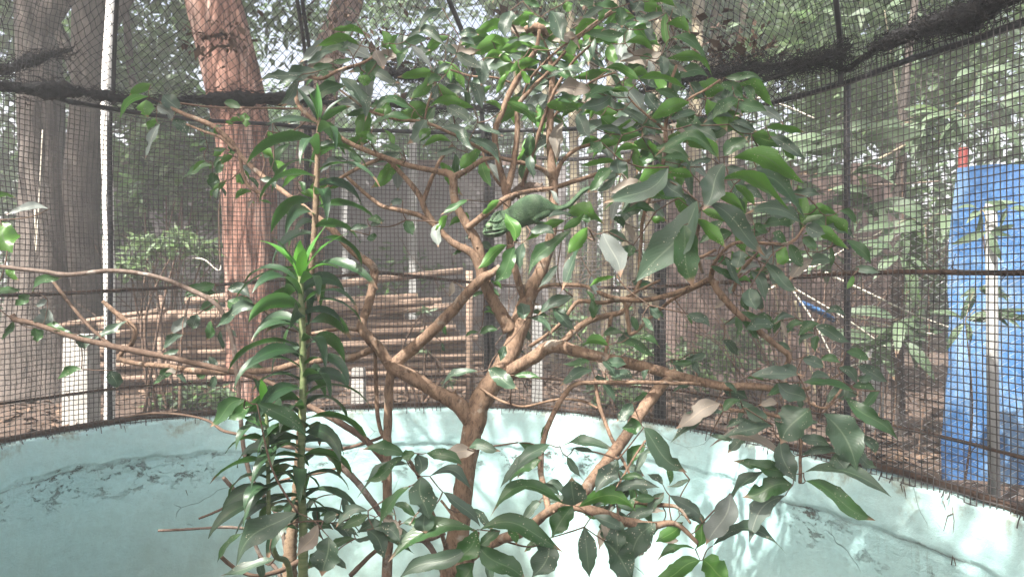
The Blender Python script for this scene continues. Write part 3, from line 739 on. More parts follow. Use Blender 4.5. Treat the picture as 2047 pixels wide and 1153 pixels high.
# far forest, one mass
bl = []
rg = random.Random(4)
for _ in range(270):
    a = rg.uniform(-.80, .80); R = rg.uniform(14, 22)
    bl.append((math.sin(a)*R, math.cos(a)*R, rg.uniform(.8, 6.0) if rg.random() < .8 else rg.uniform(7.5, 10.5), rg.uniform(.7, 1.7)))
tag(place_mesh('far_forest', crown_mesh('far_forest', 90000, .28, bl, LF, 40)), 'mass of green forest foliage filling the background', None, None, 'stuff')
bl = []
for _ in range(60):
    a = rg.uniform(-.75, .75); R = rg.uniform(9.5, 13)
    bl.append((math.sin(a)*R, math.cos(a)*R, rg.uniform(.8, 2.0), rg.uniform(.3, .7)))
tag(place_mesh('undergrowth', crown_mesh('undergrowth', 9000, .15, bl, [M['leaf_far'], M['leaf_far2']], 41)), 'low green undergrowth between the trees', None, None, 'stuff')

# shrubs near the mesh, left of the red tree and right side
def shrub(name, base, blobs, n, size, label, seed, mats, stems=6):
    t = empty(name, base, label, 'shrub'); b = MB()
    for k in range(stems):
        q = blobs[k % len(blobs)]; e = Vector(q[:3]); s0 = Vector(base)+Vector((random.gauss(0, .06), random.gauss(0, .06), 0))
        b.tube([Vector(x) for x in cr([s0, (s0+e)/2+Vector((random.gauss(0, .08), 0, .05)), e], 6)], list(np.linspace(.014, .005, 13)), 5)
    b.build('stems', M['bark_twig'], t); tag(place_mesh('foliage', crown_mesh('foliage', n, size, blobs, mats, seed), t), None, None, None, 'stuff')
def PB(px, py, Y, r): q = P(px, py, Y); return (q.x, q.y, q.z, r)
shrub('leafy_shrub', px_base(330, 7.4), [PB(330, 300, 7.4, .42), (*P(300, 240, 7.6), .3), PB(370, 350, 7.2, .3), PB(290, 380, 7.4, .25), PB(400, 300, 7.8, .3), PB(350, 190, 7.4, .3)], 1500, .17,
      'green leafy shrub between the pale pole and the red tree', 51, [M['leaf_far'], M['leaf_bamboo']])
shrub('low_shrub', px_base(330, 5.4), [PB(300, 490, 5.6, .16), PB(360, 480, 5.4, .16), PB(260, 530, 5.4, .12), PB(410, 500, 5.6, .12)], 420, .09, 'low pale-leaved bush above the woodpile', 52, [M['leaf_bamboo'], M['leaf_far2']])
shrub('low_shrub', px_base(395, 5.6), [PB(380, 790, 5.6, .14), PB(440, 790, 5.4, .12), PB(320, 800, 5.6, .1)], 300, .09, 'small green weeds at the foot of the woodpile', 53, [M['leaf_far'], M['leaf_bamboo']])
shrub('low_shrub', px_base(1240, 5.6), [PB(1230, 780, 5.8, .22), PB(1180, 700, 6, .2), PB(1270, 690, 6, .22), PB(1400, 720, 6, .3), PB(1480, 690, 6.2, .3), PB(1130, 640, 6.2, .2)], 1100, .11, 'sunlit green bush behind the double black post', 54, [M['leaf_far2'], M['leaf_bamboo']])
shrub('low_shrub', px_base(840, 6.0), [PB(850, 700, 5.9, .05), PB(848, 620, 5.9, .04), PB(855, 660, 5.9, .05), PB(900, 760, 5.9, .06)], 60, .07, 'thin climbing vine with round leaves on the woodpile', 55, [M['leaf_bamboo']])

# pale pole beside the left post
b = MB(); b.tube([Vector(q) for q in cr([tuple(P(205+12, 905, 4.6)), tuple(P(220, 700, 4.6)), tuple(P(216, 420, 4.6)), tuple(P(213, 200, 4.6)), tuple(P(224, 0, 4.6)), tuple(P(232, -120, 4.6))], 6)], .031, 12, rough=.05)
tag(b.build('pale_pole', M['pale_pole']), 'bleached upright pole catching the sun behind the left post', 'pole')

# concrete posts
def cpost(px, py0, py1, wpx, Y, label, mat='concrete'):
    a = P(px, py0, Y); c = P(px, py1, Y); w_ = wpx/F*Y; g = ground_h(a.x, Y)-.1
    b = MB(); h = c.z-g
    seg = [(w_*.5, g), (w_*.5, g+h*.5), (w_*.47, c.z-.02), (w_*.40, c.z)]
    vs = []; fs = []
    for i, (hw, z) in enumerate(seg):
        for (sx, sy) in ((-1, -1), (1, -1), (1, 1), (-1, 1)): vs.append((a.x+sx*hw+.004*noise.noise(Vector((z*9, sx, sy))), Y+sy*hw, z))
    for i in range(3):
        for k in range(4): fs.append((i*4+k, i*4+(k+1) % 4, i*4+4+(k+1) % 4, i*4+4+k))
    fs.append((12, 13, 14, 15)); b.add(vs, fs); o = b.build('concrete_post', M[mat], None, False)
    return tag(o, label, 'post')
cpost(163, 850, 668, 50, 5.0, 'short thick pale concrete post at the far left')
cpost(717, 815, 735, 27, 5.2, 'short white concrete post in front of the woodpile')
cpost(1074, 800, 610, 20, 6.1, 'slim grey concrete post right of the main trunk', 'grey_pipe')
cpost(826, 590, 240, 15, 9.0, 'tall thin pale post against the grey board wall', 'grey_pipe')
cpost(690, 590, 300, 12, 9.2, 'thin mossy post at the left end of the board wall', 'grey_pipe')
cpost(1745, 880, 690, 30, 4.9, 'grey weathered stub post near the chain-link fence', 'grey_pipe')

# woodpile: each pole on its own
ordn = ['topmost', 'second', 'third', 'fourth', 'fifth', 'sixth', 'seventh', 'eighth', 'ninth', 'tenth', 'eleventh', 'twelfth', 'thirteenth']
rg = random.Random(12)
rows = [(250, 640, 905, 640), (230, 648, 870, 602), (260, 655, 905, 612), (230, 672, 860, 640), (230, 700, 940, 655), (150, 716, 950, 675), (240, 714, 960, 690), (150, 735, 965, 706), (200, 748, 975, 724), (160, 762, 960, 742), (240, 772, 970, 760), (150, 785, 960, 778)]
for k, (x0, y0, x1, y1) in enumerate(rows[1:]):
    for dd in (0, 1, 2):
        Y = 6.25+.02*k+dd*.08; r = rg.uniform(.034, .046)
        x1_ = x1+rg.uniform(-40, 10)-dd*30; x0_ = x0+rg.uniform(-60, 20)
        a = P(x0_, y0+rg.uniform(-3, 3)-(0, 8, 3)[dd], Y+rg.uniform(-.05, .05)); c = P(x1_, y1+rg.uniform(-3, 3)-(0, 8, 3)[dd], Y+rg.uniform(-.02, .02))
        pts = [a.lerp(c, i/12)+Vector((0, .012*noise.noise(Vector((i*.3, k, dd))), .016*noise.noise(Vector((i*.3, k, dd+5))))) for i in range(13)]
        b = MB(); b.tube(pts, [r*(1-.18*i/12)*(1+.06*noise.noise(Vector((i*.9, k, 3)))) for i in range(13)], 10)
        for f in range(len(b.f)-2, len(b.f)): b.m[f] = 1
        o = b.build('wood_pole', [M['wood_pole'], M['wood_end']])
        tag(o, f"peeled brown pole, {ordn[k]} from the top in the {('front', 'middle', 'back')[dd]} layer of the woodpile", 'wood pole', 'poles stacked behind the cage')
b = MB(); b.tube([P(372, 602, 6.05), P(560, 583, 6.1), P(740, 560, 6.15), P(925, 541, 6.2)], [.034, .034, .03, .026], 10)
tag(b.build('wood_pole', M['wood_pole']), 'long pale pole laid slanting over the top of the woodpile', 'wood pole', 'poles stacked behind the cage')
b = MB(); b.tube([P(330, 620, 6.0), P(240, 632, 6.0), P(120, 650, 6.05)], .022, 8)
tag(b.build('wood_pole', M['wood_pole']), 'thin pole at the left end above the woodpile', 'wood pole', 'poles stacked behind the cage')
for px, y0, lab in ((321, 590, 'upright stake at the left holding the woodpile'), (938, 540, 'upright stake at the right end holding the woodpile'), (600, 640, 'middle upright stake of the woodpile')):
    a = P(px, y0, 6.1); b = MB(); b.tube([Vector((a.x+.01, 6.1, .6)), Vector((a.x, 6.1, 1.1)), a], [.034, .03, .028], 10, rough=.08)
    tag(b.build('wooden_stake', M['wood_pole']), lab, 'stake')

# grey board wall, boards one by one
t = empty('board_wall', (-3.0, 10.2, .8), 'weathered grey board wall behind the woodpile', 'wall')
x = -5.6; k = 0
while x < 0.35:
    w_ = random.uniform(.52, .6); top = 3.2+.04*math.sin(k*2.1); b = MB()
    b.box((x+w_/2, 10.2+(k % 2)*.022, (top+.7)/2), (w_+.02, .012, top-.7), jit=.003); b.build('board', M['board'], t, False); x += w_; k += 1
for z in (1.2, 3.26):
    b = MB(); b.box((-2.6, 10.15, z), (6.0, .05, .07)); b.build('batten', M['plank'], t, False)
# dark plank fence on the right
t = empty('plank_fence', (2.2, 7.2, .8), 'dark upright plank fence in the shade behind the bamboo', 'fence')
x = 1.35; k = 0
while x < 3.6:
    w_ = random.uniform(.085, .11); b = MB(); tp = 2.75+random.uniform(-.06, .03)
    b.box((x+w_/2, 7.2+random.uniform(-.01, .01), (tp+.6)/2), (w_-.008, .02, tp-.6), Matrix.Rotation(random.gauss(0, .008), 3, 'Y'), 0, .002); b.build('plank', M['plank'], t, False); x += w_
for z in (1.3, 2.45):
    b = MB(); b.box((2.48, 7.235, z), (2.25, .03, .07)); b.build('crossbar', M['plank'], t, False)

# giant bamboo culms behind the tree top
t = empty('bamboo_clump', px_base(1290, 8.2), 'clump of thick yellow-green bamboo culms behind the treetop', 'bamboo')
for k, (x0, x1, Y, wpx) in enumerate([(1158, 1130, 8.0, 22), (1182, 1190, 8.3, 20), (1210, 1235, 7.9, 26), (1248, 1268, 8.5, 22), (1290, 1330, 8.1, 24), (1330, 1350, 8.7, 22), (1385, 1400, 8.0, 28), (1408, 1440, 8.5, 20), (1350, 1425, 8.2, 20), (1110, 1070, 8.6, 18), (1440, 1510, 8.4, 20), (1060, 1010, 8.8, 18), (1270, 1255, 8.9, 22)]):
    pts, rr = [], []
    z0 = ground_h((x0-CX)/F*Y, Y)-.1; n_ = 0
    y = 860
    while y > -260:
        f = (860-y)/1120; X = x0+(x1-x0)*f**1.4
        p = P(X, y, Y); r = wpx/2/F*Y*(1-.25*f)
        for dz, rs_ in ((0, 1.0), (.012, 1.12), (.024, 1.0)):
            pts.append(p+Vector((0, 0, dz))); rr.append(r*rs_)
        y -= 78+6*math.sin(k)
    b = MB(); b.tube(pts, rr, 12); b.build('culm', M['culm'], t)
bl = [PB(x, y, Y, r) for x, y, Y, r in ((1120, 30, 8.3, .5), (1220, -60, 8.3, .6), (1350, -40, 8.3, .6), (1450, 40, 8.6, .5), (1040, -20, 8.6, .5), (1500, 180, 8.6, .35), (1530, 90, 8.4, .4))]
tag(place_mesh('foliage', crown_mesh('foliage', 1800, .2, bl, [M['leaf_bamboo'], M['leaf_far2']], 61), t), None, None, None, 'stuff')
# bare leaning sticks and vines
def stick(name, pts, r, mat, label, cat='stick', group=None, n=6):
    b = MB(); pp = [Vector(q) for q in cr([tuple(P(*q)) for q in pts], 7)]
    b.tube(pp, list(np.linspace(r, r*.6, len(pp))) if not hasattr(r, '__len__') else list(np.interp(np.linspace(0, 1, len(pp)), np.linspace(0, 1, len(r)), r)), n, rough=.12)
    return tag(b.build(name, M[mat]), label, cat, group)
for pts, r, lab in (
    ([(1583, 574, 4.0), (1690, 637, 4.05), (1780, 700, 4.1)], .006, 'bleached stick slanting down right past the right post'),
    ([(1580, 574, 4.0), (1625, 640, 4.0), (1663, 712, 4.0)], .006, 'bleached steep stick left of the right post'),
    ([(1650, 545, 4.0), (1745, 590, 4.05), (1830, 630, 4.1), (1906, 657, 4.1)], .0075, 'thick bleached stick with a knot right of the right post'),
    ([(1560, 412, 4.2), (1640, 446, 4.2), (1722, 477, 4.2), (1770, 458, 4.2)], .006, 'white crooked stick above the middle rail'),
    ([(1578, 520, 4.2), (1625, 533, 4.2), (1672, 508, 4.2), (1692, 495, 4.2)], .005, 'white crooked stick crossing the right post'),
    ([(1530, 582, 4.1), (1570, 560, 4.1), (1612, 540, 4.1)], .005, 'short white stick just under the middle rail'),
    ([(1675, 623, 4.0), (1770, 650, 4.0), (1868, 668, 4.0)], .005, 'thin pale stick nearly level beside the chain-link fence'),
    ([(1512, 195, 4.6), (1570, 212, 4.6), (1628, 237, 4.6)], .006, 'bright short stick under the netting rope'),
    ([(1490, 410, 4.3), (1560, 400, 4.3), (1655, 378, 4.3)], .009, 'brown slanting twig behind the right leaves'),
    ([(1690, 372, 4.4), (1800, 368, 4.4), (1880, 362, 4.4)], .007, 'pinkish bare twig level with the tarpaulin top'),
    ([(1690, 356, 4.5), (1745, 325, 4.5), (1810, 290, 4.5)], .012, 'thick bent bamboo stem leaning right'),
    ([(1686, 737, 4.2), (1745, 712, 4.2), (1870, 640, 4.2)], .005, 'thin pale stick rising right behind the drooping leaves'),
    ([(1590, 600, 4.8), (1612, 690, 4.8), (1632, 790, 4.8)], .012, 'yellowish curved cane left of the right post'),
    ([(1570, 700, 5), (1560, 640, 5), (1545, 560, 5)], .01, 'dull brown cane in front of the planks')):
    stick('bare_stick', pts, r, 'dry_stick' if 'bleach' in lab or 'white' in lab or 'bright' in lab or 'pale' in lab else 'bark_dead' if 'cane' not in lab and 'bamboo' not in lab else 'culm', lab)
for pts, r, lab in (([(441, 530, 4.8), (438, 420, 4.8), (452, 330, 4.8)], .006, 'dark thin vine against the red trunk'),
                    ([(300, 560, 6.8), (330, 480, 6.8), (350, 400, 6.9)], .008, 'dark leaning twig in front of the sapling'),
                    ([(385, 515, 5), (410, 520, 5), (440, 540, 5), (438, 480, 5)], .006, 'white forked twig left of the red trunk'),
                    ([(70, 420, 6), (72, 500, 6), (85, 260, 6)], .006, 'pale creeper stem on the left trunks')):
    stick('vine', pts, r, 'dry_stick' if 'white' in lab or 'pale' in lab else 'bark_twig', lab, 'vine')

# bamboo-like plants outside on the right, every leaf its own part
def blade(mb, B, T, wd, arch, n=7, fold=.18, up=Vector((0, 0, 1)), roll=0, mi=0, wave=0, shape='lance', seed=0, twist=0):
    B, T = Vector(B), Vector(T); c = T-B; L = c.length; c = c/L
    N = up-c*up.dot(c)
    if N.length < .05: N = Vector((0, -1, 0))-c*(-c.y)
    N.normalize(); 
    if roll: N = Matrix.Rotation(roll, 3, c) @ N
    vs = []; uv = []; fs = []; prev = None
    for i in range(n+1):
        t_ = i/n
        if shape == 'lance': w_ = (math.sin(math.pi*min(1, t_**.82))**.85)*(1-.25*t_)*1.12
        elif shape == 'strap': w_ = min(1, t_*5+.35)*min(1, (1-t_)*1.9)**.8
        else: w_ = math.sin(math.pi*t_)**.7
        h = arch*L*4*t_*(1-t_)*(1.15-.3*t_)
        Nr = Matrix.Rotation(twist*t_, 3, c) @ N if twist else N
        S = c.cross(Nr)
        p = B+c*(L*t_)+N*h
        hw = wd*.5*max(w_, .02)
        wv = wave*wd*math.sin(t_*9+seed)
        wv2 = wave*wd*math.sin(t_*8+seed*1.7+2)
        fo = fold*hw
        vs += [p-S*hw+Nr*(fo+wv), p, p+S*hw+Nr*(fo+wv2)]; uv += [(0, t_), (.5, t_), (1, t_)]
    for i in range(n):
        a = i*3; fs += [(a, a+1, a+4, a+3), (a+1, a+2, a+5, a+4)]
    mb.add(vs, fs, uv, mi)
def leaf_part(parent, B, T, wd, arch, mat, name='leaf', **kw):
    b = MB(); blade(b, B, T, wd, arch, **kw); return b.build(name, mat, parent)
def fan_plant(px, py, Y, n, Lpx, label, spread=1.0, ax=-90, seed=1):
    rg = random.Random(seed); c = P(px, py, Y); t = empty('bamboo_plant', px_base(px, Y), label, 'bamboo')
    b = MB(); g = px_base(px+rg.uniform(-30, 30), Y); b.tube([Vector(q) for q in cr([tuple(g), tuple((g+c)/2+Vector((.05, .02, 0))), tuple(c)], 6)], list(np.linspace(.005, .0025, 13)), 6); b.build('stem', M['bark_twig'], t)
    hubs = [c]+[c+Vector((rg.gauss(0, .55), rg.gauss(0, .4), rg.gauss(0, .45)))*(Lpx/F*Y)*spread*1.3 for _ in range(max(1, n//7))]
    for h_ in hubs[1:]:
        b = MB(); b.tube([Vector(q) for q in cr([tuple(c), tuple((c+h_)/2+Vector((0, 0, .03))), tuple(h_)], 4)], .0022, 4); b.build('twig', M['culm'], t)
    for k in range(n):
        h_ = hubs[k % len(hubs)]; a = rg.uniform(-1.9, 1.9); L = Lpx/F*Y*rg.uniform(.65, 1.15)
        d = Vector((math.sin(a), rg.gauss(-.1, .45), math.cos(a)*-.85+.12)).normalized()
        leaf_part(t, h_+d*L*.06, h_+d*L, L*rg.uniform(.2, .27), .14, M['leaf_bamboo'], n=6, roll=rg.gauss(0, .5), up=Vector((0, -.9, .6)))
    return t
for a in ((1580, 300, 4.3, 16, 95, 'bamboo spray with broad pale leaves left of the right post', .7, 0, 1),
          (1700, 345, 4.2, 26, 115, 'large bamboo spray hanging behind the right post', .6, 0, 2),
          (1850, 450, 4.0, 30, 110, 'drooping bamboo spray in front of the pale slender trunk', .8, 0, 3),
          (1755, 680, 4.1, 22, 100, 'low bamboo spray right of the post with one lit leaf', .6, 0, 4),
          (1700, 500, 4.4, 18, 80, 'bamboo spray level with the middle rail', 1.0, 0, 5),
          (1960, 420, 3.0, 16, 60, 'fine bamboo twigs crossing the top of the tarpaulin', 1.3, 0, 6),
          (1930, 640, 3.1, 20, 70, 'sparse bamboo leaves over the tarpaulin edge', 1.4, 0, 7),
          (1800, 250, 4.6, 30, 70, 'bamboo foliage high above the grey shade', 1.5, 0, 8),
          (1930, 230, 4.4, 30, 70, 'bamboo foliage above the tarpaulin', 1.5, 0, 9),
          (1560, 430, 4.6, 18, 80, 'half hidden bamboo spray behind the right leaf cluster', 1.0, 0, 10)):
    fan_plant(*a)

# blue tarpaulin
mb = MB(); nx, nz = 60, 40; vs = []; uv = []
for side in (0, 1):
    for i in range(nx+1):
        for j in range(nz+1):
            X = 1.0*i/nx; z = j/nz
            px_l = 1884+36*z; p0 = P(px_l, 0, 3.55); q = Vector((p0.x+X*1.9, 3.55-.30*X, .70+z*1.46))
            q.y += .06*noise.noise(Vector((X*7, z*2, 0)))+.02*math.sin(X*16+z*2+3*noise.noise(Vector((X*2, z*2, 4))))+.012*noise.noise(Vector((X*30, z*12, 0)))+side*.006
            q.z += .02*noise.noise(Vector((X*6, 0, 0)))*z
            vs.append(q)
m_ = (nx+1)*(nz+1)
fs = []
for side in (0, 1):
    for i in range(nx):
        for j in range(nz):
            a = side*m_+i*(nz+1)+j; f = (a, a+nz+1, a+nz+2, a+1); fs.append(f if side else f[::-1])
mb.add(vs, fs); tag(mb.build('blue_tarpaulin', M['tarp']), 'bright blue creased tarpaulin hung upright beyond the chain-link fence', 'tarpaulin')
b = MB(); a = P(1926, 296, 3.68); b.tube([Vector((a.x-.06, 3.68, .7)), Vector((a.x-.03, 3.68, 1.6)), a], .020, 8); tag(b.build('red_post', M['red']), 'red painted post at the left edge of the blue tarpaulin', 'post')
b = MB(); b.tube([P(1600, 605, 4.9), P(1635, 620, 4.9), P(1668, 640, 4.9)], .02, 8); tag(b.build('blue_pipe', M['tarp']), 'short blue pipe seen behind the bleached sticks', 'pipe')
# chain-link fence
t = empty('chain_link_fence', (2.0, 3.1, .8), 'galvanised chain-link fence with a grey post beyond the cage', 'fence')
mb = MB(); dx = .042
def cl(x, z): return Vector((x, 3.12-.22*(x-1.4)+.01*noise.noise(Vector((x*3, z*3, 0))), z))
i = 0; x = 1.33
while x < 2.9:
    pts = []; z = .78; k = 0
    while z < 1.86-.5*max(0, 1.6-x):
        pts.append(cl(x+(dx*.5 if k % 2 else -dx*.5)*1.04, z)+Vector((0, .004 if k % 2 else -.004, 0))); z += dx*.55; k += 1
    if len(pts) > 1: mb.tube(pts, .0016, 3, False)
    x += dx
tag(mb.build('link_mesh', M['galv'], t), None, None, None, 'stuff')
b = MB(); a = P(1984, 440, 2.98); b.tube([Vector((a.x+.01, 2.98, .6)), Vector((a.x, 2.98, 1.3)), Vector((a.x-.005, 2.98, 1.93))], .021, 12); b.build('post', M['grey_pipe'], t)
# leaf litter on the ground outside
mb = MB()
for _ in range(5200):
    a = random.uniform(-.9, .9); R = random.uniform(4.2, 9.5); x, y = math.sin(a)*R, math.cos(a)*R
    if (Vector((x, y, 0))-CEN).length < 2.7: continue
    L = random.uniform(.04, .11)
    kite(mb, Vector((x, y, ground_h(x, y)+.012)), L, L*.45, Vector((random.gauss(0, 1), random.gauss(0, 1), random.gauss(0, .15))), Vector((random.gauss(0, .3), random.gauss(0, .3), 1)), 0, .6)
tag(mb.build('ground_litter', M['litter']), 'dry fallen leaves scattered on the ground outside', None, None, 'stuff')
# ================================================================ PLANTS INSIDE THE CAGE
_wc = {}
def ywall(px):
    k = int(px/10)
    if k not in _wc: _wc[k] = ring_at(s_of_px(px)).y
    return _wc[k]
BR = []   # skeleton samples (position) of the tree's branches
def branch(parent, pts, mat='bark', name='branch', n=10, rec=None, rough=.16, wob=.0015):
    """pts: (px, py, width px, depth)"""
    q = cr([(*P(a[0], a[1], a[3]), a[2]*.5*a[3]/F) for a in pts], 7)
    pp = [Vector(v[:3])+Vector([wob*noise.noise(Vector(v[:3])*25+Vector((k*9, 0, 0))) for k in range(3)]) for v in q]
    b = MB(); b.tube(pp, [max(.0012, v[3]) for v in q], n, rough=rough, tex=1)
    for _ in range(max(0, int(len(pp)/9))):          # knots and stubs
        i = random.randrange(1, len(pp)-1); r = q[i][3]
        if r < .003: continue
        d = Vector([random.gauss(0, 1) for _ in range(3)]).normalized()
        b.tube([pp[i], pp[i]+d*r*1.0, pp[i]+d*r*(1.1+.5*random.random())], [min(r*.45, .006), min(r*.35, .004), min(r*.2, .002)], 6)
    o = b.build(name, M[mat], parent)
    if rec is not None: rec.extend(pp)
    return o

